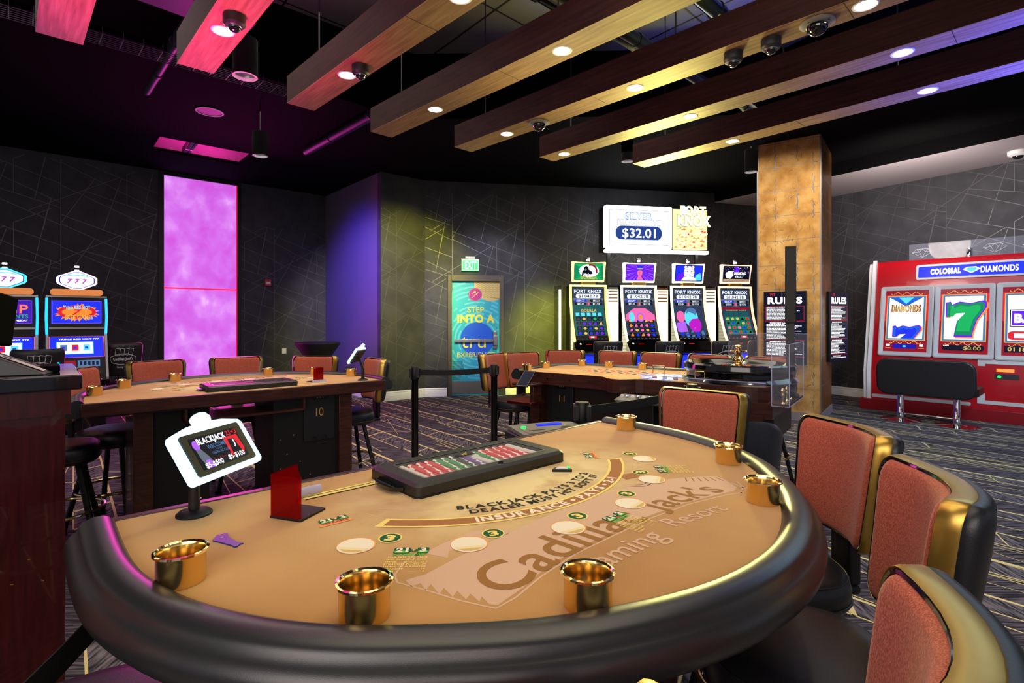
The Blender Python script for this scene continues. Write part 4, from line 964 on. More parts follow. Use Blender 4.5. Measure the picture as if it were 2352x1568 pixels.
# lit table signs
def table_sign(T, rz, s, t_, label, flip=1, full=True):
    base = Vector(tp(T, rz, s, t_, HT)); t = thing('table_sign', label, 'sign', base, 0)
    if flip < 0: wv = Vector((-.02, -1, 0)).normalized(); uv = Vector((.54, .1, .84))
    else: wv = Vector((.19, .98, 0)).normalized(); uv = Vector((-.546, .1, .83))
    uv = (uv-wv*uv.dot(wv)).normalized(); nv = wv.cross(uv).normalized()
    Cn = Vector((.046, .02, .155)) if flip > 0 else Vector((-.045, -.02, .20))
    f = lambda x, y, d: Cn+wv*x+uv*y+nv*d
    w = MB('black'); w.lathe([(0, 0), (.040, 0), (.040, .004), (.034, .010), (.014, .016), (0, .016)], 'black', 28); w.build('base', t)
    w = MB('black'); w.tube([(0, 0, .014), (0, 0, .095)], .013, 'black', 16); w.tube([(0, 0, .09), tuple(Cn-nv*.02)], .009, 'black', 10); w.lathe([(0, .04), (.004, .04)], 'steel', 8, .014, 0); w.build('stem', t)
    out = [(-.112, -.066), (.112, -.066), (.119, -.058), (.119, .052), (.112, .062), (.06, .074), (0, .079), (-.06, .074), (-.112, .062), (-.119, .052), (-.119, -.058)]
    w = MB('g_icy'); w.prismf(out, f, .004, -.010, 'g_icy')
    w.prismf([(-.025, .076), (.025, .076), (.030, .090), (.020, .102), (.005, .105), (-.012, .103), (-.024, .094)], f, .004, -.010, 'g_icy')
    w.build('lit_frame', t)
    w = MB('black'); w.prismf(rrect(.196, .108, .008), f, .0045, .0085, 'black'); w.prismf(rrect(.20, .11, .008), f, -.0105, -.022, 'black'); w.build('bezel', t)
    w = MB('s_dark'); w.prismf([(-.0775, -.042), (.0775, -.042), (.0775, .042), (-.0775, .042)], f, .0086, .009, 's_dark')
    a = Art(w, lambda x, y, d: f(x, y, .0092+d), .0003)
    a.text('BLACKJACK', -.012, .029, .0155, 's_white', 2, .02, w=.092); a.text('21+3', .056, .031, .0125, 's_red', 2, .02)
    a.ell(-.065, .022, .010, .013, 's_violet', 1); a.text('WELCOME', -.006, .010, .010, 's_sky', 2, .01, w=.062); a.text('TO THE', -.004, .000, .004, 's_sky', 2, 0); a.text('CADILLAC CLUB', -.002, -.008, .0065, 's_sky', 2, .01, w=.058)
    a.poly([(-.072, .012), (-.060, .016), (-.044, -.014), (-.036, -.040), (-.060, -.040), (-.070, -.015)], 's_grey', 1)
    a.poly([(-.060, -.02), (-.048, -.02), (-.038, -.041), (-.066, -.041)], 's_violet', 2)
    a.poly([(.022, .022), (.070, .022), (.074, -.020), (.064, -.034), (.054, .014), (.034, .014), (.030, -.030), (.024, -.030)], 's_red', 1)
    a.text('J', .048, .004, .016, 's_white', 3, .02)
    for k in range(9): a.poly([(-.035+k*.009, -.028+k*.0007), (-.031+k*.009, -.026), (-.034+k*.009, -.020)], 's_crimson', 1)
    a.text('$5-$500', -.040, -.033, .0125, 's_white', 3, .02, w=.056); a.text('$5-$100', .036, -.031, .0125, 's_white', 3, .02, w=.056)
    w.build('display', t, flat=True)
table_sign(NT, NRZ, -.757, .037, 'tilted lit BLACKJACK table sign on the near table')
table_sign(TT, TRZ, -.79, .05, 'tilted lit table sign on table 10, seen from behind', -1)
# cash drop box
def dropbox(T, rz, x, label, num, yy=.012, zt=.90):
    t = thing('drop_box', label, 'cash box', tp(T, rz, x, -yy, 0), rz)
    w = MB('box_black'); w.box(-.115, .115, -.26, 0, zt-.36, zt); 
    A_ = Art(w, lambda a, b, d: (-a, d, b), .0012)
    A_.text(num, 0, zt-.15, .062, 'brass_paint', 1, -.01, w=.055)
    w.build('body', t, bevel=.004)
    w = MB('gloss_black'); w.box(-.04, .04, 0, .012, zt-.062, zt-.022); 
    for k in (-.02, 0, .02): w.lathe([(0, 0), (0, 0)], 'steel', 3); w.add([(k-.005, .0125, zt-.047), (k+.005, .0125, zt-.047), (k+.005, .0125, zt-.037), (k-.005, .0125, zt-.037)], [(0, 1, 2, 3)], 'steel')
    w.build('lock_plate', t, bevel=.002)
    w = MB('gloss_black'); w.tube([(-.04, .0, zt-.33), (-.04, .03, zt-.33), (-.04, .03, zt-.375), (.04, .03, zt-.375), (.04, .03, zt-.33), (.04, 0, zt-.33)], .004, 'black', 8); w.build('handle', t)
mat('box_black', '16181b', .45); mat('brass_paint', 'c08a3c', .5)
dropbox(TT, TRZ, -.44, 'black metal cash drop box with a gold number 10 hanging under table 10', '10', -.02)
# card shuffler standing behind the near table
# ------------------------------------------------------------ belt posts
def post(x, y, label, head=True):
    t = thing('belt_post', label, 'barrier post', (x, y, 0), 0, 'black belt barrier posts')
    w = MB('black'); w.lathe([(0, 0), (.15, 0), (.15, .012), (.135, .028), (.04, .04), (.03, .05)], 'black', 32); w.build('base', t)
    w = MB('gloss_black'); w.lathe([(.031, .04), (.031, .90)], 'gloss_black', 24); w.build('pole', t)
    w = MB('black'); w.lathe([(.036, .89), (.038, .895), (.038, .99), (.034, 1.0), (0, 1.0)], 'black', 24)
    for a in range(4): 
        c, s_ = math.cos(a*PI/2+.7), math.sin(a*PI/2+.7); w.box(.045*c-.012, .045*c+.012, .045*s_-.012, .045*s_+.012, .91, .985)
    w.build('belt_head', t)
    return (x, y)
def belt(a, b, label, z=.95):
    w = MB('flat_black'); n = 12; vs = []
    for k in range(n+1):
        f_ = k/n; sag = -.012*math.sin(PI*f_); x = a[0]+(b[0]-a[0])*f_; y = a[1]+(b[1]-a[1])*f_
        vs += [(x, y, z-.025+sag), (x, y, z+.025+sag)]
    q = Vector((b[1]-a[1], a[0]-b[0], 0)).normalized()*.0015; m_ = len(vs)
    vs2 = [tuple(Vector(v)+q) for v in vs]+[tuple(Vector(v)-q) for v in vs]
    fs = []
    for k in range(n):
        i = 2*k; fs += [(i, i+2, i+3, i+1), (m_+i, m_+i+1, m_+i+3, m_+i+2), (i+1, i+3, m_+i+3, m_+i+1), (i, m_+i, m_+i+2, i+2)]
    w.add(vs2, fs, 'belt'); tag(w.build('belt', ang=20), label, 'barrier belt', 'barrier belts')
mat('belt', '0b0c0e', .7)
def pxy(px, Y): return ((px-1176)/1220*Y, Y)
PA = post(*pxy(953, 4.75), 'black belt post left of the turquoise door, beside the stool at table 10')
PB = post(*pxy(1135, 4.98), 'black belt post right in front of the turquoise door')
PC = post(*pxy(1337, 2.75), 'black belt post behind the near table, next to the card shuffler')
PD = post(*pxy(1590, 3.50), 'belt post behind the farthest red stool, only its round top showing')
def inset(a, b, r=.05):
    v = (Vector((*b, 0))-Vector((*a, 0))).normalized()*r; return (a[0]+v.x, a[1]+v.y), (b[0]-v.x, b[1]-v.y)
belt(*inset(PA, PB), 'black belt stretched in front of the turquoise door')
belt(*inset(PC, PD), 'black belt running behind the farthest red stool to the roulette table')
PE = (-.70, .42)
t_ = post(*PE, 'belt post beside the camera, below the bottom left corner')
belt((-.71, .50), (-.80, 1.03), 'black belt slanting in front of the podium, bottom left', .845)
# ------------------------------------------------------------ card shuffler on its stand
def G0(px, py, z): Y = 1220*(1.43-z)/(py-732); return ((px-1176)/1220*Y, Y)
t = thing('card_shuffler', 'grey card shuffler with a green light and blue display beside the near table', 'card shuffler', (*G0(1262, 985, .90), 0), .42)
w = MB('sh_grey') if 'sh_grey' in M else (mat('sh_grey', '8c8a82', .35, .3) and MB('sh_grey'))
w.box(-.17, .17, -.10, .15, .78, .88, 'dark_grey'); w.prism([(-.17, -.10), (.10, -.14), (.19, .02), (.19, .12), (.12, .16), (-.15, .16)], .88, .90, 'sh_grey'); w.build('body', t, bevel=.004)
w = MB('silver'); w.prism([(-.14, -.07), (.03, -.08), (.05, .05), (-.13, .07)], .9, .904, 'silver'); w.box(-.12, -.03, -.02, -.015, .904, .9055, 'black'); w.lathe([(0, .9052), (.035, .9052)], 'black', 20, .09, -.02); w.build('cover', t)
w = MB('g_blue'); w.box(-.02, .11, .075, .11, .9, .906, 's_blue'); w.build('display', t)
w = MB('g_green'); w.lathe([(0, .912), (.012, .91), (.014, .9)], 'g_green', 16, -.11, .06); w.build('indicator', t)
w = MB('black'); w.box(-.03, .03, .0, .06, .0, .78); w.box(-.14, .14, -.10, .14, 0, .03); w.build('stand', t)
# ------------------------------------------------------------ round cocktail table draped in black
t = thing('cocktail_table', 'black draped high cocktail table in the corner behind table 10', 'table', (-3.42, 9.35, 0), 0)
w = MB('flat_black'); w.lathe([(0, 1.02), (.37, 1.02), (.385, 1.01), (.38, .99), (.25, .80), (.14, .6), (.10, .35), (.14, .12), (.22, 0)], 'belt', 40); w.build('cover', t, ang=80)
w = MB('black'); w.lathe([(0, .0), (.24, .0), (.24, .01), (.2, .03), (.0, .03)], 'black', 32); w.build('base', t)
# small power outlet
w = MB('white'); w.box(-.04, .04, -.008, 0, 0, .10); o = w.build('wall_outlet', loc=(*LW(3.246+.78, .01), 0.75), rz=math.atan2(.66, .751)); tag(o, 'small white wall outlet on the dark wall behind table 10', 'outlet')
# ------------------------------------------------------------ pit podium
t = thing('pit_podium', 'tall cherry wood pit podium with a black counter at the left edge', 'podium', (-1.496, 1.85, 0), NRZ)
# local: x towards the camera-right along the front, y to the back; corner at x=0,y=0
w = MB('cherry'); w.box(-1.3, -.045, .03, .60, 0, 1.17); w.box(-1.3, -.03, .015, .62, 1.10, 1.185, 'cherry')
r = random.Random(8); A_ = Art(w, front(.03), .0008)
for k in range(26): x, z = r.uniform(-.8, -.06), r.uniform(.1, 1.0); A_.path([(x, z), (x+r.uniform(-.012, .012), z+r.uniform(0, .006))], .003, 'pillar_side', 1)
w.build('body', t, flat=True)
w = MB('counter_black') if 'counter_black' in M else (mat('counter_black', '101018', .12, coat=.4) and MB('counter_black'))
w.box(-1.32, 0, 0, .62, 1.185, 1.237); w.build('counter', t, bevel=.006)
def on_pod(x, y, z=1.238): c, s_ = math.cos(NRZ), math.sin(NRZ); return (-1.496+x*c-y*s_, 1.85+x*s_+y*c, z)
t = thing('monitor', 'dark monitor seen from behind at the left edge, on the podium', 'monitor', on_pod(-.275, .30), NRZ-.55)
w = MB('black'); w.T = Tr(0, 0, .0, 0, -.18); w.box(-.02, .02, -.12, .12, .11, .30, 'flat_black'); w.build('case', t, bevel=.008)
w = MB('dark_grey'); w.box(-.02, .02, -.03, .03, .005, .22); w.box(-.08, .08, -.09, .09, 0, .012); w.build('stand', t, bevel=.004)
w = MB('black'); w.tube([(-.02, -.10, .16), (.03, -.16, .13), (.05, -.17, .06), (.02, -.14, .005)], .003, 'black', 6); w.build('cable', t)
t = thing('phone_console', 'angled grey and beige desk phone console on the podium', 'phone', on_pod(-.155, .14), NRZ-.25)
t.scale = (.62, .62, .62)
w = MB('dark_grey'); w.T = Tr(0, 0, 0); w.add([(-.15, -.10, 0), (.12, -.10, 0), (.12, .12, 0), (-.15, .12, 0), (-.15, -.08, .13), (.10, -.10, .012), (.10, .12, .012), (-.15, .10, .13)],
    [(0, 3, 2, 1), (4, 5, 6, 7), (0, 1, 5, 4), (1, 2, 6, 5), (2, 3, 7, 6), (3, 0, 4, 7)], 'dark_grey'); w.build('body', t, bevel=.004)
w = MB('offwhite'); w.add([(-.13, -.035, .126), (.10, -.05, .018), (.10, .015, .018), (-.13, .025, .126)], [(0, 1, 2, 3)], 'offwhite')
w.add([(-.06+.022*math.cos(a), -.01+.013*math.sin(a), .0945-.47*.022*math.cos(a)+.0) for a in [2*PI*k/16 for k in range(16)]], [tuple(range(16))], 'black'); w.build('strap_panel', t)
t = thing('counter_box', 'low black box with a tiny blue light on the podium counter', 'box', on_pod(-.085, .22), NRZ)
w = MB('flat_black'); w.box(-.045, .03, -.06, .09, 0, .022); w.build('case', t, bevel=.004)
w = MB('g_cyan'); w.box(.026, .031, .08, .086, .018, .025); w.build('indicator', t)
scr('s_oliv', 'a8a85c', .8); scr('s_sky2', '7fa8e0', .9); scr('s_sky3', 'b8bccc', .95); scr('g_warm2', 'fff2b0', 1.15); scr('s_blu9', '2a4a9c', .8)
# ------------------------------------------------------------ curved-screen slot machines on the back wall
def fk_curve(z):        # depth of the screen face at height z
    q = (2.0-z)/.95; return -.02-.26*q**2.2 if q > 0 else -.02
def knox(loc, rz, label, art, topart, edge):
    t = thing('slot_machine', label, 'slot machine', loc, rz, 'curved slot machines on the back wall')
    hw = .33
    side = [(.42, 0), (-.20, 0), (-.24, .55), (-.30, .80), (-.44, .84), (-.44, .89), (-.30, 1.03)]+[(fk_curve(z), z) for z in [1.05+.95*k/10 for k in range(11)]]+[(.05, 2.03), (.42, 2.0)]
    w = MB('gloss_black'); n = len(side)
    w.add([(-hw, y, z) for y, z in side]+[(hw, y, z) for y, z in side], [tuple(range(n)), tuple(range(n, 2*n))[::-1]]+[(k, n+k, n+(k+1) % n, (k+1) % n) for k in range(n)], 'gloss_black')
    w.build('cabinet', t, ang=30)
    f = lambda x, z, d: (x, fk_curve(z)-.012-d, z)
    zz = [1.06+.92*k/12 for k in range(13)]
    def strip(w, x0, x1, z0, z1, m, d0=0, d1=.02, n=12):
        for k in range(n):
            a, b = z0+(z1-z0)*k/n, z0+(z1-z0)*(k+1)/n
            w.add([f(x0, a, d1), f(x1, a, d1), f(x1, b, d1), f(x0, b, d1), f(x0, a, -.01), f(x1, a, -.01), f(x1, b, -.01), f(x0, b, -.01)], [(0, 1, 2, 3), (0, 4, 5, 1), (3, 2, 6, 7), (0, 3, 7, 4), (1, 5, 6, 2)], m)
    w = MB('g_warm')
    for sx in (-1, 1):
        strip(w, sx*hw-(.0 if sx < 0 else .010), sx*hw+(.010 if sx < 0 else 0), 1.04, 2.02, edge, 0, .03); strip(w, sx*.302-.005, sx*.302+.005, 1.05, 2.0, edge, 0, .016)
    strip(w, -hw, hw, 1.99, 2.02, edge, 0, .03, 1); w.build('edge_light', t, ang=30)
    w = MB('gold'); strip(w, -hw+.010, -.289, 1.05, 1.99, 'gold', 0, .012); strip(w, .289, hw-.010, 1.05, 1.99, 'gold', 0, .012); w.build('screen_bezel', t, ang=30)
    w = MB('s_slate'); 
    for k in range(12):
        a, b = 1.07+.90*k/12, 1.07+.90*(k+1)/12
        col = 's_slate' if k > 7 else art[0]
        w.poly([f(-.28, a, .002), f(.28, a, .002), f(.28, b, .002), f(-.28, b, .002)], col if k > 0 else 's_black')
    A_ = Art(w, lambda x, y, d: f(x, y, .003+d), .0015)
    A_.poly([(-.28, 1.76), (-.14, 1.68), (0, 1.655), (.14, 1.68), (.28, 1.76), (.28, 1.79), (-.28, 1.79)], 's_grey', 1)
    A_.text('FORT KNOX', 0, 1.91, .055, 's_paper', 2, .03, w=.50); A_.poly(rrect(.44, .075, .03, 4, 0, 1.825), 's_paper', 2); A_.text('$1,042.78', 0, 1.825, .05, 's_black', 3, .02, w=.34)
    for x, y, s_ in ((-.14, 1.745, '$238.77'), (.14, 1.745, '$83.51'), (-.14, 1.69, '$32.01'), (.14, 1.69, '$11.92')):
        A_.poly(rrect(.22, .042, .018, 4, x, y), 's_dark' if x > 0 or y < 1.72 else 's_blue', 3); A_.text(s_, x, y, .030, 's_paper', 4, .02)
    A_.rect(-.02, 1.665, .0, 1.715, 's_red', 4); A_.rect(0, 1.665, .015, 1.715, 's_pink', 4)
    art[1](A_)
    for k in range(8): A_.rect(-.26+k*.07, 1.085, -.225+k*.07, 1.095, 's_grey', 2)
    w.build('screen', t, flat=True)
    # leaning console
    w = MB('silver'); w.add([(-hw, -.44, .845), (hw, -.44, .845), (hw, -.44, .875), (-hw, -.44, .875), (-hw, -.29, 1.03), (hw, -.29, 1.03), (-hw, -.25, .86), (hw, -.25, .86)], [(0, 1, 2, 3), (3, 2, 5, 4), (0, 3, 4, 6), (1, 7, 5, 2), (0, 6, 7, 1)], 'silver')
    w.build('console', t, bevel=.008)
    w = MB('dark_grey'); g2 = lambda x, y, d: (x, -.44+.15*y-d*.7, .875+.155*y+d*.7)
    A_ = Art(w, g2, .004); A_.rect(-.27, .45, .27, .98, 'black', 1); A_.rect(-.13, .62, -.03, .78, 'g_red', 2); A_.ell(-.22, .80, .016, .10, 's_white', 2); A_.ell(-.20, .58, .014, .09, 's_grey', 2)
    A_.rect(-.26, .10, .30, .36, 'silver', 1); A_.poly([(-.28, .05), (-.14, .12), (-.16, .38), (-.26, .40)], 's_blue', 2); A_.rect(.20, .20, .29, .34, 's_navy', 2)
    w.build('button_deck', t, flat=True)
    w = MB('g_deepblue'); w.add([(-.29, -.26, .25), (.29, -.26, .25), (.27, -.33, .80), (-.27, -.33, .80)], [(0, 1, 2, 3)], 'g_blue'); w.build('base_light', t, flat=True)
    # topper screen
    tt = MB('black')
    out = [(-.275, 2.07), (0, 2.078), (.275, 2.07), (.285, 2.08), (.290, 2.25), (.305, 2.405), (.295, 2.415), (0, 2.398), (-.295, 2.415), (-.305, 2.405), (-.290, 2.25), (-.285, 2.08)]
    ff = lambda x, z, d: (x, -.06-.12*(z-2.07)-d, z)
    tt.prismf(out, ff, .0, -.06, edge if edge != 'g_white' else 'g_warm'); tp_ = tt.build('topper', t)
    w = MB('gloss_black'); w.prismf(rrect(.53, .29, .015, 3, 0, 2.245), ff, .006, .0, 'gloss_black'); w.build('bezel', tp_)
    w = MB('s_black'); A_ = Art(w, lambda x, y, d: ff(x, y, .0065+d), .0015); topart(A_); w.build('display', tp_, flat=True)
    w = MB('gold'); w.box(-.12, .12, -.08, .02, 2.02, 2.075); w.build('neck', t, bevel=.01)
    w = MB('chrome'); w.lathe([(.03, 2.40), (.03, 2.43), (0, 2.43)], 'chrome', 16, 0, -.04); w.lathe([(.027, 2.43), (.027, 2.465)], 's_white', 16, 0, -.04); w.lathe([(.03, 2.465), (.03, 2.475), (.022, 2.50), (0, 2.505)], 'chrome', 16, 0, -.04); w.build('service_lamp', t)
    return t
def bw_at(px, off):     # point in front of the back wall on image column px
    r = (px-1176)/1220; ox, oy = bw(0, 0, off)[:2]; ux, uy = du.x, du.y
    s_ = (r*oy-ox)/(ux-r*uy); return s_, tuple(bw(s_, 0, off))
rg = random.Random(21)
def reels(A_, cols, bg, y0=1.15, y1=1.48):
    for i in range(5):
        for j in range(4):
            x = -.24+i*.098; y = y0+j*(y1-y0)/4; A_.rect(x, y, x+.088, y+(y1-y0)/4-.012, bg, 1)
            c = rg.choice(cols); (A_.ell(x+.044, y+.033, .03, .024, c, 2, 10) if rg.random() < .5 else A_.poly([(x+.01, y+.01), (x+.07, y+.015), (x+.06, y+.06), (x+.03, y+.05)], c, 2))
def artA(A_):
    A_.text('GORILLA', 0, 1.575, .045, 's_gold', 2, .03, w=.28); A_.text('Majestic', 0, 1.625, .03, 's_emer', 2, .02)
    for i in range(5): A_.rect(-.24+i*.1, 1.48, -.175+i*.1, 1.535, 's_cyan', 2)
    reels(A_, ['s_purple', 's_blue', 's_green', 's_slate', 's_gold'], 's_dark')
    A_.rect(-.05, 1.10, .08, 1.14, 's_red', 3); A_.rect(-.02, 1.11, .04, 1.13, 's_white', 4)
def artB(A_):
    A_.poly([(-.27, 1.5), (-.1, 1.62), (.1, 1.62), (.27, 1.5), (.27, 1.4), (-.27, 1.4)], 's_pink', 1); reels(A_, ['s_gold', 's_orange', 's_grey', 's_pink', 's_blue'], 's_dark', 1.12, 1.44)
    A_.ell(0, 1.46, .07, .08, 's_violet', 3); A_.ell(0, 1.46, .04, .05, 's_orange', 4); A_.ell(-.16, 1.46, .05, .09, 's_cyan', 3); A_.ell(.15, 1.46, .06, .07, 's_pink', 3)
def artC(A_):
    A_.ell(.03, 1.45, .13, .17, 's_cyan', 1); A_.ell(.08, 1.33, .12, .14, 's_mag', 2); A_.ell(-.17, 1.47, .08, .10, 's_pink', 2); A_.ell(.05, 1.32, .05, .06, 's_pink', 3); A_.poly([(-.27, 1.2), (-.08, 1.2), (-.1, 1.38), (-.27, 1.36)], 's_violet', 2)
    A_.ell(.04, 1.55, .10, .08, 's_sky', 3); reels(A_, ['s_sky', 's_blue', 's_slate'], 's_slate', 1.10, 1.19)
def artD(A_):
    A_.rect(-.27, 1.60, .27, 1.64, 's_crimson', 1); A_.text('DIAMOND VAULT', 0, 1.585, .018, 's_gold', 2, .02, w=.40)
    for i in range(5): A_.rect(-.25+i*.1, 1.49, -.17+i*.1, 1.56, 's_teal', 2)
    reels(A_, ['s_red', 's_blue', 's_pink', 's_gold', 's_black'], 's_emer', 1.16, 1.48); A_.rect(-.02, 1.09, .10, 1.13, 's_red', 3); A_.rect(.01, 1.10, .07, 1.12, 's_white', 4)
def topA(A_):
    A_.rect(-.255, 2.11, .255, 2.38, 's_green', 0); A_.ell(0, 2.26, .18, .11, 's_white', 1); A_.arc(.03, 2.25, .11, -.3, 1.9, .03, 's_crimson', 2)
    for k in range(7): A_.poly([(-.25, 2.12+k*.03), (-.14, 2.16+k*.025), (-.25, 2.15+k*.035)], 's_emer', 2); A_.poly([(.25, 2.12+k*.03), (.17, 2.16+k*.025), (.25, 2.15+k*.035)], 's_emer', 2)
    A_.ell(-.05, 2.29, .045, .05, 's_black', 3); A_.poly([(-.13, 2.17), (-.12, 2.25), (-.08, 2.29), (.0, 2.28), (.06, 2.24), (.07, 2.17)], 's_navy', 3); A_.ell(-.06, 2.28, .02, .02, 's_grey', 4)
    A_.text('GORILLA', 0, 2.145, .05, 's_gold', 5, .04, w=.30); A_.text('Majestic', .01, 2.195, .045, 's_white', 5, .02, .3)
def topB(A_):
    A_.rect(-.255, 2.11, .255, 2.38, 's_purple', 0)
    for k in range(26):
        a = 2*PI*k/26+rg.uniform(-.06, .06); q = lambda r, a: (max(-.25, min(.25, r*math.cos(a))), max(2.115, min(2.375, 2.27+r*math.sin(a)*.8)))
        A_.poly([q(.06, a), q(.30, a-.03), q(.30, a+.03)], 's_violet', 1)
    A_.ell(0, 2.24, .045, .065, 's_orange', 3); A_.ell(0, 2.235, .036, .052, 's_pink', 4); A_.poly([(-.045, 2.28), (-.055, 2.365), (.055, 2.365), (.045, 2.28)], 's_blue', 4); A_.rect(-.05, 2.30, .05, 2.32, 's_gold', 5)
    A_.poly([(-.06, 2.12), (-.02, 2.19), (.02, 2.19), (.06, 2.12)], 's_pink', 3); A_.ell(-.013, 2.245, .007, .004, 's_black', 6, 8); A_.ell(.013, 2.245, .007, .004, 's_black', 6, 8); A_.rect(-.01, 2.205, .01, 2.21, 's_red', 6)
def topC(A_):
    A_.rect(-.255, 2.11, .255, 2.38, 's_blue', 0); A_.poly([(-.25, 2.12), (-.2, 2.22), (-.1, 2.27), (-.05, 2.12)], 's_purple', 1); A_.poly([(.25, 2.12), (.22, 2.25), (.14, 2.22), (.1, 2.12)], 's_cyan', 1)
    A_.ell(0, 2.26, .10, .11, 's_white', 2); A_.ell(-.07, 2.35, .025, .025, 's_white', 2); A_.ell(.07, 2.35, .025, .025, 's_white', 2); A_.poly([(-.15, 2.115), (-.08, 2.2), (.08, 2.2), (.15, 2.115)], 's_paper', 2)
    for k in range(6):
        for s_ in (-1, 1): A_.path([(s_*.03, 2.34-k*.03), (s_*.055, 2.345-k*.032), (s_*.085, 2.33-k*.03)], .007, 's_dark', 3)
    A_.ell(-.035, 2.27, .012, .008, 's_blu7', 4, 8); A_.ell(.035, 2.27, .012, .008, 's_blu7', 4, 8); A_.poly([(-.015, 2.225), (.015, 2.225), (0, 2.21)], 's_pink', 4); A_.path([(-.03, 2.19), (0, 2.2), (.03, 2.19)], .006, 's_dark', 4)
def topD(A_):
    A_.rect(-.255, 2.11, .255, 2.38, 's_navy', 0)
    for k in range(60): A_.ell(rg.uniform(-.25, .25), rg.uniform(2.26, 2.375), .006, .005, rg.choice(['s_white', 's_violet', 's_grey']), 1, 6)
    A_.rect(-.255, 2.11, .255, 2.15, 's_gold', 1); A_.poly([(-.04, 2.375), (.04, 2.375), (.06, 2.25), (-.06, 2.25)], 's_purple', 1)
    A_.poly([(-.22, 2.24), (-.16, 2.30), (-.08, 2.29), (-.06, 2.22), (-.12, 2.16), (-.19, 2.17)], 's_white', 2); A_.text('DIAMOND', .07, 2.255, .045, 's_white', 3, .04, .2, w=.24); A_.text('VAULT', .06, 2.195, .04, 's_paper', 3, .03, .2, w=.18); A_.rect(-.25, 2.12, .25, 2.128, 's_purple', 3)
KN = []
for i, (px, art, top, edge, lab) in enumerate([(1349, ('s_teal', artA), topA, 'g_yellow', 'slot machine with a green gorilla picture on its top screen'), (1465, ('s_slate', artB), topB, 'g_warm', 'slot machine with a purple queen picture on its top screen'),
     (1577, ('s_slate', artC), topC, 'g_warm', 'slot machine with a white tiger picture on its top screen'), (1685, ('s_slate', artD), topD, 'g_orange2', 'slot machine with a white diamond on its top screen, nearest the pillar')]):
    if 'g_orange2' not in M: glow('g_orange2', 'ffb890', 3.0)
    s_, p = bw_at(px, .98); KN.append(s_); knox(p, drz, lab, art, top, edge)
def light_column(s_, off, wd, label, rz=0):
    t = thing('light_column', label, 'light panel', tuple(bw(s_, 0, off)), drz+rz, 'glowing brick-pattern columns between the slot machines')
    w = MB('gloss_black'); w.box(-wd/2, wd/2, 0, .3, 0, 2.02); w.build('case', t)
    w = MB('g_column'); w.box(-wd/2+.005, wd/2-.005, -.006, 0, .70, 1.95, 'g_column'); w.build('lit_panel', t, flat=True)
    w = MB('gold'); r = random.Random(int(s_*100))
    for k in range(21):
        z = .78+k*.058; w.box(-wd/2+.004, wd/2-.004, -.012, -.006, z, z+.006, 'gold' if k > 15 else 'p_yellow')
        if k > 15: w.box(-wd/2+.02, wd/2-.02, -.010, -.006, z+.02, z+.045, 'gold_bright')
    w.build('bars', t)
glow('g_column', 'fff6c8', 3.6)
for i, l in enumerate(['glowing column between the gorilla and the queen machines', 'glowing column between the queen and the tiger machines', 'glowing column between the tiger and the white diamond machines']):
    light_column((KN[i]+KN[i+1])/2, .98, .215, l)
t = light_column(KN[0]-.44, .78, .05, 'thin glowing column at the left side of the gorilla machine')
w = MB('gloss_black'); w.box(-.12, .12, 0, .6, 0, 2.02); q = bw(KN[0]-.46, 0, .60)
# jackpot sign above
s0, p0 = bw_at(1388, .42); s1, p1 = bw_at(1625, .42)
LS = s1-s0
t = thing('jackpot_sign', 'big glowing jackpot sign reading $32.01 above the slot machines', 'sign', (p0[0], p0[1], 2.66), drz)
w = MB('lightbox_back'); w.box(.04, LS-.04, .03, .42, .05, .88, 'lightbox_back'); w.build('case', t)
w = MB('g_warm'); w.prismf(rrect(LS*.64, .80, .03, 4, LS*.32, .49), front(0), .03, -.03, 'g_white'); w.prismf(rrect(LS, .06, .02, 3, LS/2, .04), front(0), .05, -.03, 'g_white'); w.build('lit_frame', t)
w = MB('s_white'); A_ = Art(w, front(-.032), .003)
A_.rect(.09, .16, LS*.64-.08, .81, 's_paper', 0); A_.frame(.085, .155, LS*.64-.075, .815, .008, 's_slate', 1)
xm = (LS*.64)/2
A_.text('SILVER', xm, .70, .12, 's_sky2', 2, .05, w=.54); A_.text('SILVER', xm, .70, .105, 's_white', 3, .01, w=.505); A_.text('PROGRESSIVE', xm, .58, .10, 's_sky3', 2, .04, w=.86); A_.text('PROGRESSIVE', xm, .58, .088, 's_white', 3, .005, w=.84)
A_.poly(rrect(1.0*.92, .26, .12, 6, xm, .38), 's_blu9' if 's_blu9' in M else 's_navy', 2); A_.frame(xm-.44, .245, xm+.44, .255, .01, 's_paper', 3); A_.text('$32.01', xm, .38, .165, 's_white', 4, .015, w=.66)
w.build('display', t, flat=True)
w = MB('g_warm'); A_ = Art(w, front(-.02), .003); A_.rect(LS*.65, .09, LS-.02, .86, 'g_warm2' if 'g_warm2' in M else 's_white', 0)
for k in range(90):
    x, z = LS*.66+rg.uniform(0, LS*.31), .12+abs(rg.gauss(0, .22)); 
    if z < .8: A_.poly([(x, z), (x+rg.uniform(.02, .08), z+rg.uniform(-.01, .02)), (x+rg.uniform(.02, .06), z+rg.uniform(.02, .05))], rg.choice(['s_gold', 's_orange', 's_white', 's_gold', 's_paper', 's_red']), 1)
w.build('picture_panel', t, flat=True)
w = MB('g_warm'); A_ = Art(w, front(-.06), .003)
for s_, x, z, h, ww in (('FORT', LS*.84, .83, .17, .54), ('KNOX', LS*.85, .64, .19, .70)): A_.text(s_, x, z, h, 's_oliv', 1, .075, w=ww); A_.text(s_, x, z, h*.96, 'g_warm', 3, .045, w=ww*.97)
A_.ell(LS*.755, .83, .085, .085, 'g_cyan2' if 'g_cyan2' in M else 's_cyan', 0); A_.ell(LS*.755, .82, .07, .07, 'g_warm', 2)
w.build('raised_letters', t, flat=True)
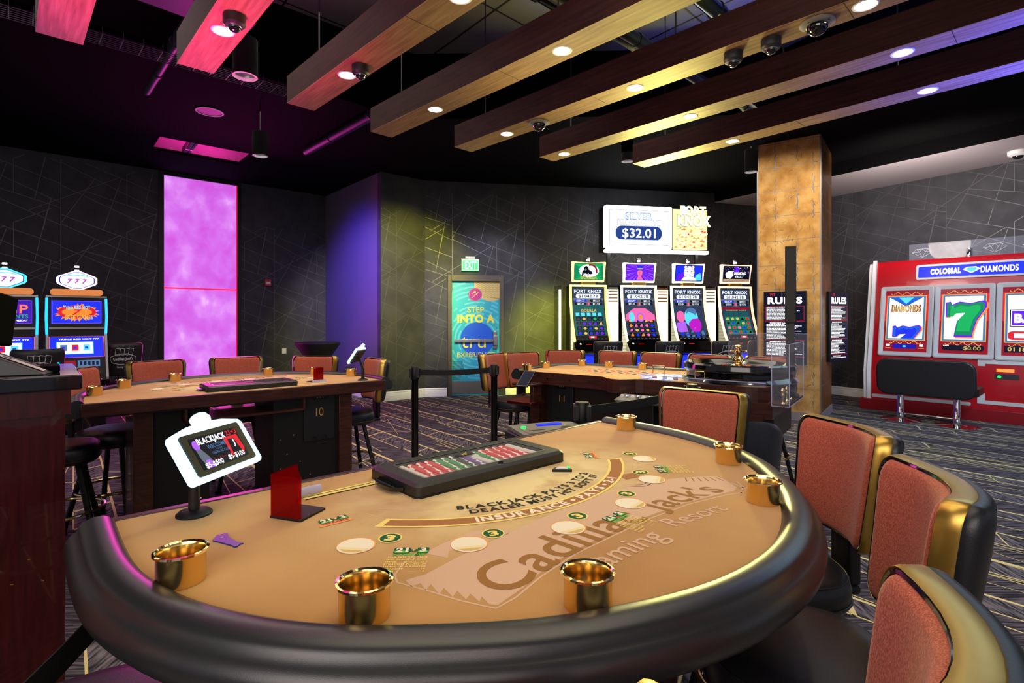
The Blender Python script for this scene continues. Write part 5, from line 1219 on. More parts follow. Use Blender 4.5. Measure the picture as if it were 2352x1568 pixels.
for x_ in (.10, LS-.2):
    w = MB('black'); w.box(x_, x_+.06, .10, .16, -.75, .06); w.build('support', t)
# chairs in front of these machines
def sc(px, Y, label, look):
    x = (px-1176)/1220*Y
    dx, dy = look
    return stool(x, Y, (x+dx, Y+dy), label, 'black slot machine chairs with a white emblem', slot0, sfirst)
for px, Y, l in ((1382, 8.05, 'black chair with a white emblem in front of the gorilla machine'), (1519, 8.1, 'black chair with a white emblem below the queen machine'), (1643, 8.15, 'black chair in front of the tiger machine, behind the roulette wheel'), (1724, 8.38, 'black chair partly hidden by the pillar')):
    sc(px, Y, l, (-.17, .985))
sc(88, 5.95, 'black slot chair behind the podium, beside the phone console', (-.66, .75)); sc(277, 7.4, 'black slot chair between the right old slot machine and the pink glass', (-.66, .75))
# ------------------------------------------------------------ older slot machines at the left wall
def classic(px, Y, label, jump):
    x = (px-1176)/1220*Y
    t = thing('slot_machine', label, 'slot machine', (x, Y, 0), math.atan2(.66, .751), 'upright slot machines at the left wall')
    hw = .30
    w = MB('gloss_black'); w.box(-hw+.02, hw-.02, -.20, .42, 0, .62); w.box(-hw, hw, .0, .45, .62, 1.72, 'black'); w.add([(-hw, -.28, .70), (hw, -.28, .70), (hw, 0, 1.22), (-hw, 0, 1.22), (-hw, -.28, .60), (hw, -.28, .60), (-hw, .1, .6), (hw, .1, .6), (-hw, .1, 1.22), (hw, .1, 1.22)],
        [(0, 1, 3, 2)[::1] if False else (0, 1, 2, 3), (4, 5, 1, 0), (4, 0, 3, 8, 6), (5, 7, 9, 2, 1), (4, 6, 7, 5)], 'black')
    w.build('cabinet', t, bevel=.01)
    for sx in (-1, 1):
        w = MB('offwhite'); w.prismf([(-.28, .66), (-.30, .70), (-.02, 1.24), (.02, 1.24)], lambda a, b, d: (sx*(hw-.012)+d, a, b), -.012, .014, 'offwhite'); w.build('side_trim', t)
    w = MB('silver'); w.box(-hw+.03, hw-.03, -.035, 0, 1.30, 1.325, 'silver'); w.build('cross_trim', t)
    w = MB('silver'); w.box(-hw, hw, -.03, .02, 1.70, 1.72, 'silver'); w.build('top_trim', t)
    for sx in (-1, 1):
        w = MB('g_cyan'); w.tube([(sx*(hw-.01), -.02, 1.24), (sx*(hw-.005), -.05, 1.45), (sx*(hw-.01), -.03, 1.69)], .013, 'g_tube', 8); w.build('neon_tube', t)
    w = MB('s_blue'); A_ = Art(w, front(-.004), .003); A_.rect(-.25, 1.37, .25, 1.66, 's_blue' if not jump else 's_purp2', 0)
    if jump:
        A_.text('JUMP', .0, 1.55, .11, 's_mag', 2, .03, w=.42); A_.text('JUMP', .01, 1.55, .10, 's_orange', 3, .0, w=.40); A_.text('POINTS', .10, 1.46, .045, 's_green', 2, .02, w=.22); A_.text('WEDNESDAY', .12, 1.41, .02, 's_white', 2, .01)
    else:
        for k in range(26):
            a = rg.uniform(0, 2*PI); A_.poly([(.19*math.cos(a), 1.51+.075*math.sin(a)), (.19*math.cos(a+.25), 1.51+.075*math.sin(a+.25)), (.235*math.cos(a+.1), 1.51+.115*math.sin(a+.1))], 's_orange', 1)
        A_.ell(0, 1.515, .19, .085, 's_red', 2); A_.ell(0, 1.515, .15, .055, 's_orange', 3); A_.text('Triple RED HOT', 0, 1.575, .04, 's_cyan', 5, .03, w=.26); A_.text('7', 0, 1.515, .07, 's_red', 5, .03, .3, w=.10); A_.text('FREE GAMES', .02, 1.45, .045, 's_gold', 5, .03, w=.28)
    A_.frame(-.24, 1.375, .24, 1.655, .003, 's_violet', 2); w.build('upper_screen', t, flat=True)
    g2 = lambda x, y, d: (x, -.28+.28*y-d*.87, .70+.52*y+d*.47)
    w = MB('s_blue'); A_ = Art(w, g2, .004); A_.rect(-.26, .48, .26, .96, 's_blue', 1); A_.rect(-.20, .55, .16, .84, 's_cyan', 2); A_.rect(-.19, .56, .15, .83, 's_white', 3)
    for i in range(3): A_.rect(-.18+i*.112, .57, -.08+i*.112, .82, 's_paper', 4); A_.rect(-.165+i*.112, .62, -.10+i*.112, .76, ['s_sky', 's_red', 's_cyan'][i], 5); A_.rect(-.15+i*.112, .66, -.12+i*.112, .71, 's_blue', 6)
    A_.text('TRIPLE RED HOT 777', .02, .90, .03, 's_white', 3, .02, w=.4); A_.rect(-.26, .22, .26, .42, 's_dark', 1); A_.rect(-.17, .25, -.02, .40, 's_crimson', 2); A_.rect(.0, .25, .22, .40, 's_sky', 2)
    for k in range(5): A_.rect(.02+k*.04, .28, .045+k*.04, .37, 's_navy', 3)
    A_.rect(-.24, .10, -.13, .17, 'g_red', 2); A_.rect(.08, .12, .17, .17, 's_blue', 2); A_.frame(-.27, .47, .27, .97, .006, 's_pink', 2); w.build('lower_screen', t, flat=True)
    w = MB('black'); w.box(-hw+.02, hw+.01, -.40, -.24, .62, .68, 'gloss_black'); A_ = Art(w, lambda x, y, d: (x, y, .68+d), .002)
    for k in range(7): A_.rect(-.24+k*.07, -.37, -.19+k*.07, -.30, 's_violet', 1)
    w.build('button_shelf', t, bevel=.004)
    w = MB('g_blue'); w.add([(.02, -.282, .60), (.12, -.282, .60), (.12, -.282, .63), (.02, -.282, .63)], [(0, 1, 2, 3)], 'g_blue'); w.build('base_light', t)
    w = MB('gloss_black'); w.tube([(hw, -.05, .92), (hw+.05, -.12, 1.0)], .006, 'chrome', 8); w.lathe([(.0, .0), (.02, .015), (.026, .03), (.02, .05), (0, .058)], 'gloss_black', 14, hw+.055, -.125) if False else w.tube([(hw+.05, -.12, .985), (hw+.056, -.126, 1.015), (hw+.06, -.13, 1.03)], .024, 'gloss_black', 12); w.build('pull_lever', t)
    # glittering cap and hexagonal topper
    w = MB('orange_glit') if 'orange_glit' in M else (mat('orange_glit', 'c07040', .5, emit=.5, ecol='ff9a50') and MB('orange_glit')); w.prismf(rrect(.52, .075, .035, 5, 0, 1.765), front(-.02), .05, -.12, 'orange_glit'); w.build('top_cap', t)
    hx = [(-.20, 1.885), (-.20, 1.945), (-.185, 1.965), (-.03, 2.035), (.03, 2.035), (.185, 1.965), (.20, 1.945), (.20, 1.885), (.185, 1.865), (.04, 1.795), (-.04, 1.795), (-.185, 1.865)]
    w = MB('black'); w.prismf([(x*1.0, z) for x, z in hx], front(-.02), .0, -.16, 'dark_grey'); tpp = w.build('topper', t)
    w = MB('g_icy'); w.prismf(hx, front(-.02), .02, .0, 'g_cyanw' if jump else 'g_lilac'); w.build('rim_light', tpp)
    w = MB('s_white'); A_ = Art(w, front(-.042), .003); k = .88; A_.poly([(x*k, 1.915+(z-1.915)*k) for x, z in hx], 's_navy2', 0); k = .82; A_.poly([(x*k, 1.915+(z-1.915)*k) for x, z in hx], 's_white', 1)
    A_.text('7 7 7', 0, 1.905, .055, 's_mag', 3, .03, .2, w=.20); A_.path([(-.11, 1.965), (-.05, 1.98), (.05, 1.98), (.11, 1.965)], .012, 's_cyan', 3); A_.path([(-.13, 1.94), (.13, 1.94)], .004, 's_pink', 3); A_.rect(-.1, 1.862, .1, 1.867, 's_cyan', 3); w.build('topper_picture', tpp, flat=True)
    w = MB('white')
    for j in range(3): w.lathe([(.022, 2.035+j*.025), (.026, 2.045+j*.025), (.022, 2.056+j*.025)], 's_white' if j % 2 == 0 else 'black', 14, 0, .05)
    w.lathe([(0, 2.115), (.02, 2.11)], 'black', 14, 0, .05); w.build('service_lamp', t)
scr('s_oliv', '9a9a50', .8) if False else None; scr('s_purp2', '3c1ab8', .9); scr('s_navy2', '1c1cb0', .9); glow('g_cyanw', '30e0ff', 3); glow('g_lilac', 'e0c8ff', 3.6); glow('g_tube', '1890ff', 3)
classic(177, 6.75, 'upright slot machine with an orange fire picture, left of the black slot chair', False)
classic(10, 6.35, 'upright slot machine at the left edge with big JUMP letters and a cyan topper', True)
# ------------------------------------------------------------ roulette table
RZ = math.atan2(-.6, .8); RO = (.22, 4.83, 0)
def rp_(x, y, z=0): return (RO[0]+x*.8+y*.6, RO[1]-x*.6+y*.8, z)
rt = thing('roulette_table', 'long roulette table with a shiny black wheel well at its right end', 'table', RO, RZ)
near_edge = [(-.12, -.02), (.0, .0), (.58, .0), (.66, -.01), (.72, -.05), (.76, -.10), (.82, -.125), (.88, -.12), (.92, -.08), (.97, -.02), (1.05, .0), (1.75, .0)]
cor = [(1.75+.2*math.sin(a), .2-.2*math.cos(a)) for a in [k*PI/16 for k in range(1, 9)]]
topo = near_edge+cor+[(1.95, .85), (.1, .85)]+[(.1-.27*math.sin(a), .58+.27*math.cos(a)) for a in [k*PI/16 for k in range(1, 9)]]+[(-.17, .0)]
w = MB('laminate'); w.prism(topo, HT-.11, HT-.004, 'wood_dark', 'felt2') if 'felt2' in M else None
mat('felt2', 'c89a66', .95); tint('felt2', [(.3, 'bd8a54'), (.7, 'd8ae78')], 5, 5)
w = MB('wood_dark'); w.prism(topo, HT-.11, HT, 'wood_dark', 'felt2')
A_ = Art(w, lambda x, y, d: (x, y, HT+d), .0006)
for i in range(12):
    for j in range(3):
        x, y = .28+i*.062, .28+j*.10; A_.frame(x, y, x+.062, y+.10, .003, 'p_cream', 1); A_.ell(x+.031, y+.05, .02, .032, 'p_red' if (i+j) % 2 else 'p_black', 1, 12)
A_.frame(.28, .58, 1.024, .64, .003, 'p_cream', 1); A_.frame(.28, .22, 1.024, .28, .003, 'p_cream', 1); A_.text("Cadillac Jack's", .66, .70, .05, 'p_banner', 1, .02, rot=PI)
A_.rect(1.05, .02, 1.3, .5, 's_navy' if False else 'p_banner', 1)
w.build('table_top', rt, flat=True)
w = MB('rail_leather')
path = [(-.17, -.03), (-.17, .15), (-.17, .35), (-.17, .58)]+[(.1-.27*math.cos(a), .58+.27*math.sin(a)) for a in [k*PI/16 for k in range(1, 8)]]+[(.12, .85), (.5, .85), (.9, .85), (1.15, .85)]
def off2(pts, d):
    out = []
    for i, p in enumerate(pts):
        a = pts[max(0, i-1)]; b = pts[min(len(pts)-1, i+1)]; dx, dy = b[0]-a[0], b[1]-a[1]; q = math.hypot(dx, dy); out.append((p[0]-dy/q*d, -(p[1]+dx/q*d)))
    return out
rail_mesh(w, smooth(path, 1), RP, 'rail_leather', off2); w.build('padded_rail', rt, ang=80)
w = MB('laminate'); w.box(.0, 1.35, .15, .80, 0, HT-.11, 'laminate'); w.box(1.35, 1.95, .12, .80, .55, HT-.11, 'laminate'); w.box(-.10, .0, .05, .70, 0, HT-.11, 'wood_dark'); w.build('pedestal', rt)
w = MB('wood_dark'); w.box(1.74, 1.90, .0, .12, 0, HT-.20, 'wood_dark'); w.box(1.70, 1.96, .02, .7, HT-.22, HT-.11, 'wood_dark'); w.build('end_leg', rt)
w = MB('gold'); 
for x in (.45, .62): w.tube([(x, .148, .42), (x, .12, .43), (x, .12, .55), (x, .148, .56)], .006, 'gold', 8)
w.build('door_pull', rt)
w = MB('chrome')
for x in (.12, .35, .54): w.add([(x+.009*math.cos(a), -.0015, HT-.055+.009*math.sin(a)) for a in [2*PI*k/10 for k in range(10)]], [tuple(range(10))], 'chrome')
w.build('bolt', rt)
w = MB('wood_dark'); w.box(.98, 1.66, -.005, .02, HT-.115, HT-.0)
w.build('front_board', rt, bevel=.003)
# curved pocket in the front board
w = MB('wood_dark'); w.prism([(1.25, -.10), (1.3, -.12), (1.5, -.12), (1.62, -.09), (1.66, -.02), (1.66, .0), (1.25, .0)], HT-.115, HT-.09, 'wood_dark')
w.prism([(1.23, -.10), (1.35, -.135), (1.52, -.135), (1.64, -.10), (1.68, -.02), (1.66, -.02), (1.62, -.09), (1.5, -.12), (1.35, -.12), (1.24, -.085)], HT-.10, HT-.035, 'wood_dark'); w.build('front_pocket', rt, flat=True)
# roulette wheel
wc = rp_(1.64, .42, HT)
w = MB('gloss_black'); w.lathe([(.41, .0), (.425, .012), (.41, .03), (.395, .045), (.395, .075), (.405, .085), (.415, .10), (.41, .13), (.395, .142), (.375, .14), (.36, .135), (.33, .11), (.30, .095)], 'gloss_black', 72); w.lathe([(.0, -.16), (.36, -.16), (.40, -.10), (.41, .0)], 'gloss_black', 72); t = w.build('roulette_wheel', rt); t.location = (1.64, .42, HT)
w = MB('wheel_wood') if 'wheel_wood' in M else (mat('wheel_wood', '3a120c', .15, coat=.8) and MB('wheel_wood')); w.lathe([(.30, .094), (.23, .082)], 'wheel_wood', 72)
for k in range(38):
    a0, a1 = 2*PI*k/38, 2*PI*(k+.92)/38
    w.add([(r*math.cos(a), r*math.sin(a), z) for r, a, z in ((.285, a0, .0945), (.285, a1, .0945), (.235, a1, .0865), (.235, a0, .0865))], [(0, 1, 2, 3)], 'chip_green' if k % 19 == 0 else ('p_red' if k % 2 else 'p_black'))
w.lathe([(.23, .082), (.18, .075), (.17, .085), (.05, .105), (0, .106)], 'wheel_wood', 48); w.build('rotor', t)
w = MB('rim_gold'); w.lathe([(.362, .1365), (.366, .1375), (.37, .1365)], 'gold_bright', 72); w.build('track_ring', t)
w = MB('gold_bright'); w.lathe([(.06, .104), (.055, .115), (.03, .125), (.026, .135), (.045, .15), (.046, .165), (.03, .19), (.018, .205), (.022, .215), (.05, .218), (.052, .232), (.02, .236), (.016, .25), (.026, .258), (.026, .268), (.015, .275), (0, .277)], 'gold_bright', 28)
for k in range(4): a = k*PI/2+.3; w.tube([(0, 0, .225), (.06*math.cos(a), .06*math.sin(a), .225)], .007, 'gold_bright', 8)
w.build('turret', t)
# acrylic chip cover with handle
t = thing('chip_cover', 'clear acrylic cover with a metal handle over the chips in front of the wheel', 'cover', RO, RZ)
w = MB('acrylic'); w.box(.98, 1.92, .012, .20, HT+.03, HT+.034); w.box(.98, 1.92, .012, .016, HT+.001, HT+.03); w.build('lid', t, flat=True)
w = MB('acrylic_edge'); w.box(.98, 1.92, .008, .013, HT+.029, HT+.035); w.box(.98, .983, .012, .2, HT+.029, HT+.035); w.build('lid_edge', t, flat=True)
w = MB('gold_bright'); w.tube([(1.42, .05, HT+.034), (1.42, .05, HT+.085), (1.49, .05, HT+.085), (1.49, .05, HT+.034)], .005, 'gold_bright', 8); w.build('handle', t)
w = MB('black'); w.box(1.66, 1.74, .05, .09, HT+.034, HT+.042); w.build('latch', t)
rr_ = random.Random(4)
for i in range(9):       # stacks of coloured chips below the cover
    w = MB('chip_red'); c_ = ['chip_red', 'chip_white', 'chip_purple', 'chip_green', 'chip_white', 'p_yellow', 'chip_red', 'chip_green', 'chip_black'][i]
    for k in range(6): w.lathe([(0, k*.004), (.019, k*.004), (.019, k*.004+.0034), (0, k*.004+.0034)], c_ if k % 3 else 'p_cream', 16)
    x_ = 1.08+i*.085
    nm = ['leftmost red', 'second from left, white', 'purple', 'green left', 'middle white', 'yellow', 'right red', 'right green', 'rightmost dark'][i]
    tag(w.build('chip_stack', loc=rp_(x_, .10, HT+.0015)), 'roulette chip stack under the clear cover, '+nm, 'casino chips', 'chip stacks under the clear roulette cover')
# bright reflective layout marker plate
t = thing('bill_paddle', 'clear glass box with gold posts at the left end of the chip cover', 'acrylic box', rp_(1.05, .30, HT+.001), RZ)
w = MB('acrylic_edge'); w.box(-.07, .07, -.06, .06, 0, .004, 'mirror_plate' if 'mirror_plate' in M else 'acrylic_edge'); w.build('plate', t)
w = MB('gold_bright'); 
for x in (-.05, .05): w.tube([(x, -.04, .004), (x, -.04, .09)], .005, 'gold_bright', 8)
w.tube([(-.05, -.04, .09), (.05, -.04, .09)], .005, 'gold_bright', 8); w.build('handle', t)
mat('led_layout', '101830', .15, emit=1.3, ecol='8fb4ff')
n_ = noise(M['led_layout'], 30, 5); r_ = ramp(M['led_layout'], n_.outputs[0], [(.38, '2a40d0'), (.52, '98c0ff'), (.62, 'ffffff')]); M['led_layout'].node_tree.links.new(r_.outputs[0], M['led_layout'].node_tree.nodes['Principled BSDF'].inputs['Emission Color'])
w = MB('led_layout'); w.prism([(1.0, .05), (1.24, .03), (1.22, .35), (1.16, .50), (1.0, .42), (.90, .25)], HT+.0012, HT+.006, 'led_layout'); w.build('layout_glare', rt, flat=True)  # painted reflection patch, not a lit display
# acrylic screen at the right end with brass posts on a shelf
t = thing('acrylic_screen', 'clear acrylic guard with small brass posts at the right end of the roulette table', 'guard', RO, RZ)
w = MB('laminate'); w.box(1.93, 2.07, -.02, .56, HT-.115, HT-.10, 'wood_dark'); w.build('shelf', t)
w = MB('acrylic'); w.box(1.96, 2.07, -.024, -.020, HT-.115, HT+.31); w.box(2.07, 2.074, -.02, .56, HT-.115, HT+.31); w.box(1.45, 2.07, .86, .864, HT-.0, HT+.36); w.build('panes', t, flat=True)
w = MB('acrylic_edge')
for x, y in ((1.962, -.022), (2.072, -.022), (2.072, .56)): w.box(x-.003, x+.003, y-.003, y+.003, HT-.115, HT+.31)
w.box(1.96, 2.07, -.025, -.019, HT-.117, HT-.113); w.box(2.068, 2.075, -.02, .56, HT-.117, HT-.113); w.box(1.96, 2.07, -.025, -.019, HT+.306, HT+.31); w.box(2.068, 2.075, -.02, .56, HT+.306, HT+.31)
w.box(1.45, 2.07, .858, .866, HT+.356, HT+.36); w.box(1.45, 1.454, .858, .866, HT, HT+.36); w.build('pane_edges', t, flat=True)
w = MB('gold_bright')
for k in range(4): w.lathe([(.016, HT-.10), (.008, HT-.09), (.007, HT-.06), (.014, HT-.045), (.010, HT-.03), (.016, HT-.015), (.010, HT), (0, HT+.005)], 'gold_bright', 14, 2.02, .04+k*.14)
w.build('brass_post', t)
# tall winning-number display on its pole, seen edge-on
t = thing('number_display', 'tall thin black number display on a pole beside the roulette wheel, seen edge-on', 'display', rp_(2.12, .70), 0)
t.location = (2.09, 3.99, 0); t.rotation_euler = (0, 0, -.486)
w = MB('black'); w.box(-.03, .03, -.03, .04, .852, 1.42, 'dark_grey'); w.box(-.06, .06, -.06, .06, .852, .865, 'black'); w.build('pole', t, bevel=.003)
w = MB('flat_black'); w.box(-.035, .04, -.05, .32, 1.40, 1.97, 'black'); w.build('case', t, bevel=.004)
w = MB('acrylic_edge'); w.box(-.060, -.056, -.05, .30, 1.36, 1.93, 'acrylic'); w.build('side_cover', t)
dropbox((0.22, 4.83, 0), RZ+PI, -.20, 'black drop box with gold number 11 under the left end of the roulette table', '11', -.12, .86)
bx = bpy.data.objects['drop_box.001'] if 'drop_box.001' in bpy.data.objects else None
# small side tray with a tablet at the roulette table's left end
t = thing('tablet_stand', 'small tilted tablet on a wooden arm at the left end of the roulette table', 'tablet', rp_(-.02, -.16), RZ)
w = MB('gloss_black'); w.T = Tr(.02, 0, .90, 0, .75); w.box(-.06, .06, -.09, .09, -.006, .006, 'gloss_black'); w.box(-.052, .052, -.08, .08, .0061, .0068, 's_navy'); w.build('tablet', t)
w = MB('wood_dark'); w.box(-.10, .12, -.05, .12, .84, .86, 'wood_dark'); w.box(.06, .10, .0, .13, .70, .84); w.box(-.12, .14, -.10, .12, .68, .71, 'cherry'); w.build('arm', t, bevel=.004)
# chip sorter at the dealer's notch
t = thing('chip_sorter', 'grey chip sorting tray with clear domes at the dealer notch of the roulette table', 'chip tray', rp_(1.10, -.22, 0), RZ)
w = MB('dark_grey'); w.add([(-.17, -.08, .80), (.17, -.08, .80), (.17, .08, .80), (-.17, .08, .80), (-.18, -.09, .82), (.18, -.09, .82), (.18, .09, .845), (-.18, .09, .845)], [(0, 3, 2, 1), (4, 5, 6, 7), (0, 1, 5, 4), (1, 2, 6, 5), (2, 3, 7, 6), (3, 0, 4, 7)], 'sh_grey'); w.box(-.12, .12, -.05, .06, .10, .80, 'black'); w.box(-.15, .15, -.1, .1, 0, .1, 'black'); w.build('body', t, bevel=.006)
for k in range(8):
    w = MB('chip_white'); w.lathe([(.018, .83), (.017, .842), (.010, .850), (0, .852)], 'chrome' if k % 2 else 'chip_white', 14, -.15+k*.043, 0); w.build('chip_well', t)
# round cap post by the table is the belt post; cups on the far rail
CR = [(-.125, .03), (-.135, .36), (.03, .79), (.33, .80), (.68, .80)]
for (x, y), l in zip(CR, ['gold cup holder at the left end of the roulette rail, above the tablet', 'gold cup holder on the rounded corner of the roulette rail', 'gold cup holder on the roulette rail right after its corner', 'gold cup holder on the roulette rail below the gorilla machine chair', 'gold cup holder on the roulette rail nearest the wheel']): cup(rp_(x, y, HT+.0006), l, 'cup holders on the roulette rail')
G3 = 'red-backed stools round the roulette table'
def rst(bx, by, lx, ly, label):      # back centre and looked-at point, roulette coordinates
    q = Vector((lx-bx, ly-by, 0)).normalized()*.25; p = rp_(bx+q.x, by+q.y); stool(p[0], p[1], rp_(lx, ly)[:2], label, G3)
rst(-.60, .12, 1, .20, 'stool seen from the side in front of the turquoise door')
rst(-.50, .46, .8, -.15, 'red stool just right of the turquoise door')
rst(-.33, 1.05, .3, -.6, 'red stool at the rounded corner of the roulette table')
rst(.20, 1.25, .3, 0, 'red stool behind the roulette table, below the gorilla and queen machines')
rst(.68, 1.25, .65, 0, 'red stool behind the roulette table, below the queen machine')
rst(1.17, 1.26, 1.1, 0, 'red stool directly left of the roulette wheel')
rst(1.70, 1.26, 1.6, 0, 'red stool behind the roulette wheel, only its top edge showing')
# ------------------------------------------------------------ low black leather tub chair behind the farthest red stool
t = thing('tub_chair', 'black leather tub chair behind the farthest red stool', 'chair', (*pxy(1612, 3.1), 0), 0)
t.rotation_euler = (0, 0, .15)
w = MB('leather_soft')
def tubp(a, z, r): return (r*math.cos(a)*1.15, r*math.sin(a), z)
n = 28; rings = []
for (r0, z0, z1) in ((.30, .40, .40), (.34, .42, .42), (.37, .60, .56), (.385, .86, .66), (.36, .90, .69), (.33, .86, .66), (.30, .62, .58), (.28, .50, .50)):
    rings.append([tubp(-PI*1.08+PI*1.16*k/n*1.0, z1+(z0-z1)*math.sin(PI*k/n)**1.0, r0) for k in range(n+1)])
m_ = n+1; w.add([p for r in rings for p in r], [(i*m_+k, i*m_+k+1, (i+1)*m_+k+1, (i+1)*m_+k) for i in range(len(rings)-1) for k in range(n)]+[tuple(i*m_ for i in range(len(rings)))[::-1], tuple(i*m_+n for i in range(len(rings)))], 'leather_soft'); w.build('back_shell', t, ang=80)
w = MB('leather_soft'); w.lathe([(.0, .42), (.27, .42), (.30, .45), (.29, .50), (.25, .52), (0, .525)], 'leather_soft', 32, 0, .02); w.build('seat', t, ang=80)
w = MB('black'); w.lathe([(.03, .42), (.03, .06), (.26, .03), (.28, 0), (0, 0)], 'black', 28); w.build('base', t)
# ------------------------------------------------------------ giant red slot machine
BZ = math.atan2(-.747, .664); BO = (5.57, 8.51, 0)
t = thing('giant_slot_machine', 'giant red slot machine with three tall screens and a blue header strip', 'slot machine', BO, BZ)
w = MB('red_lacquer'); w.box(0, 2.45, 0, .52, 0, .17, 'red_dark'); w.build('plinth', t, bevel=.005)
def bprof(z): return .07 if z < .62 else (.07+(z-.62)*.21)
f = lambda x, z, d: (x, bprof(z)-d, z)
w = MB('red_lacquer'); 
prof = [(.07, .17), (.07, .62), (.28, 1.62), (.34, 1.9), (.42, 2.30), (.44, 2.35), (.52, 2.35), (.52, .17)]
n = len(prof); w.add([(.13, y, z) for y, z in prof]+[(2.45, y, z) for y, z in prof], [tuple(range(n)), tuple(range(n, 2*n))[::-1]]+[(k, n+k, n+(k+1) % n, (k+1) % n) for k in range(n)], 'red_lacquer'); w.build('body', t, ang=20)
w = MB('offwhite')
for x0, x1, dy in ((.03, .07, .03), (.09, .14, -.02)):
    pf = [(.07+dy, .17), (.06+dy, .62), (.265+dy, 1.62), (.38+dy, 2.28-dy), (.42+dy, 2.36-dy), (.46+dy, 2.36-dy), (.46+dy, .17)]
    k_ = len(pf); w.add([(x0, y, z) for y, z in pf]+[(x1, y, z) for y, z in pf], [tuple(range(k_)), tuple(range(k_, 2*k_))[::-1]]+[(k, k_+k, k_+(k+1) % k_, (k+1) % k_) for k in range(k_)], 'trim_white')
w.build('side_trim', t, ang=20)
w = MB('offwhite'); w.prismf(rrect(1.72, .23, .03, 4, 1.52, 2.15), f, .02, -.02, 'offwhite'); w.prismf(rrect(1.66, .17, .02, 4, 1.52, 2.15), f, .024, .0, 's_blue')
A_ = Art(w, lambda x, y, d: f(x, y, .025+d), .002); A_.text('COLOSSAL', 1.02, 2.15, .075, 's_white', 2, .07, w=.36); A_.poly([(1.22, 2.16), (1.27, 2.195), (1.37, 2.195), (1.42, 2.16), (1.32, 2.10)], 's_white', 2); A_.poly([(1.25, 2.16), (1.28, 2.185), (1.36, 2.185), (1.39, 2.16), (1.32, 2.115)], 's_cyan', 3)
A_.text('DIAMONDS', 1.62, 2.15, .085, 's_white', 2, .03, w=.40); A_.ell(1.3, 2.15, .6, .06, 's_blu8' if 's_blu8' in M else 's_blue', 1); w.build('header_sign', t, flat=True)
def reel(i):
    x0 = .22+i*.69; cx = x0+.34; zc = 1.40
    w = MB('offwhite')
    o = rrect(.68, 1.08, .03, 4, cx, zc); q = rrect(.55, .95, .01, 4, cx, zc); n = len(o)
    ring = [[f(x, z, -.005) for x, z in o], [f(x, z, .035) for x, z in o], [f(cx+(x-cx)*.95, zc+(z-zc)*.97, .045) for x, z in o], [f(x, z, .02) for x, z in q]]
    w.add([p for r in ring for p in r], [(a*n+k, a*n+(k+1) % n, (a+1)*n+(k+1) % n, (a+1)*n+k) for a in range(3) for k in range(n)], 'offwhite'); fr = w.build('reel_frame', t, ang=30)
    w = MB('s_crimson'); A_ = Art(w, lambda x, y, d: f(cx+x*1.17, zc+y, .021+d), .002)
    A_.rect(-.235, -.475, .235, .475, 's_crimson', 0); A_.rect(-.235, .0, .235, .40, 's_mag2' if 's_mag2' in M else 's_red', 1); A_.rect(-.215, -.30, .215, .39, 's_gold', 2); A_.rect(-.205, -.29, .205, .38, 's_sky', 3); A_.rect(-.185, -.27, .185, .36, 's_white', 4)
    for sgn in (1, -1):
        zc2 = .425 if sgn > 0 else -.33
        for k in range(7): A_.arc(-.15+k*.05, zc2, .02, (0 if k % 2 else PI), (PI if k % 2 else 2*PI), .007, 's_gold', 3, 8)
    def seven(cy, h, c1, c2, clipz=None):
        P = [(-.14, .16), (-.14, -.01), (-.11, -.01), (-.08, .04), (.02, .05), (-.05, -.06), (-.07, -.22), (-.07, -.24), (.07, -.24), (.07, -.20), (.10, -.05), (.17, .10), (.17, .16), (.14, .18), (.05, .15), (-.03, .17), (-.10, .13), (-.10, .17)]
        P = [(x*h, cy+y*h) for x, y in P]
        if clipz is not None: P = [(x, max(y, clipz)) for x, y in P]
        s_ = lambda k, dx=0, dy=0: [(x*k+dx, (cy+(y-cy)*k+dy) if clipz is None else max(cy+(y-cy)*k+dy, clipz)) for x, y in P]
        A_.poly(s_(1.12, .012, -.012), 's_orange', 5); A_.poly(s_(1.10), 's_purple', 6); A_.poly(s_(1.0), c1, 7); A_.poly([(x, y) for x, y in s_(.8) if True], c2, 8)
    if i == 0:
        A_.poly([(-.18, .36), (-.10, .30), (0, .22), (.10, .30), (.18, .36)], 's_blu7', 5); A_.poly([(-.08, .36), (0, .26), (.08, .36)], 's_cyan', 6); A_.text('DIAMONDS', 0, .19, .10, 's_crimson', 6, .07, w=.32); A_.text('DIAMONDS', 0, .19, .09, 's_gold', 7, .03, w=.30)
        seven(-.24, .9, 's_blu7', 's_blue', -.27)
        A_.poly(rrect(.26, .07, .03, 4, .0, -.39), 's_navy2', 3); A_.ell(0, -.39, .02, .015, 's_cyan', 4)
        for x in (-.18, .18): A_.rect(x-.03, -.42, x+.03, -.415, 's_gold', 3); A_.rect(x-.02, -.39, x+.02, -.36, 's_white', 3)
    elif i == 1:
        seven(.07, 1.15, 's_emer', 's_green'); A_.poly(rrect(.40, .08, .03, 4, 0, -.39), 's_navy', 3); A_.text('$0.00', .09, -.39, .05, 's_gold', 4, .01)
        A_.text('CASH', -.16, -.36, .015, 's_white', 4, .01)
    else:
        A_.rect(-.15, -.06, .15, .14, 's_purple', 5); A_.frame(-.17, -.08, .17, .16, .012, 's_navy', 5); A_.text('BAR', 0, .04, .11, 's_white', 7, .06, w=.26); A_.poly(rrect(.36, .12, .04, 4, 0, -.20), 's_red', 5); A_.rect(-.13, -.23, .13, -.17, 's_paper', 6)
        A_.rect(-.21, -.43, .21, -.34, 's_navy', 3); A_.text('01', -.15, -.385, .05, 's_gold', 4, .03); A_.text('18', -.05, -.385, .05, 's_gold', 4, .03)
    w.build('reel_screen', fr, flat=True)
for i in range(3): reel(i)
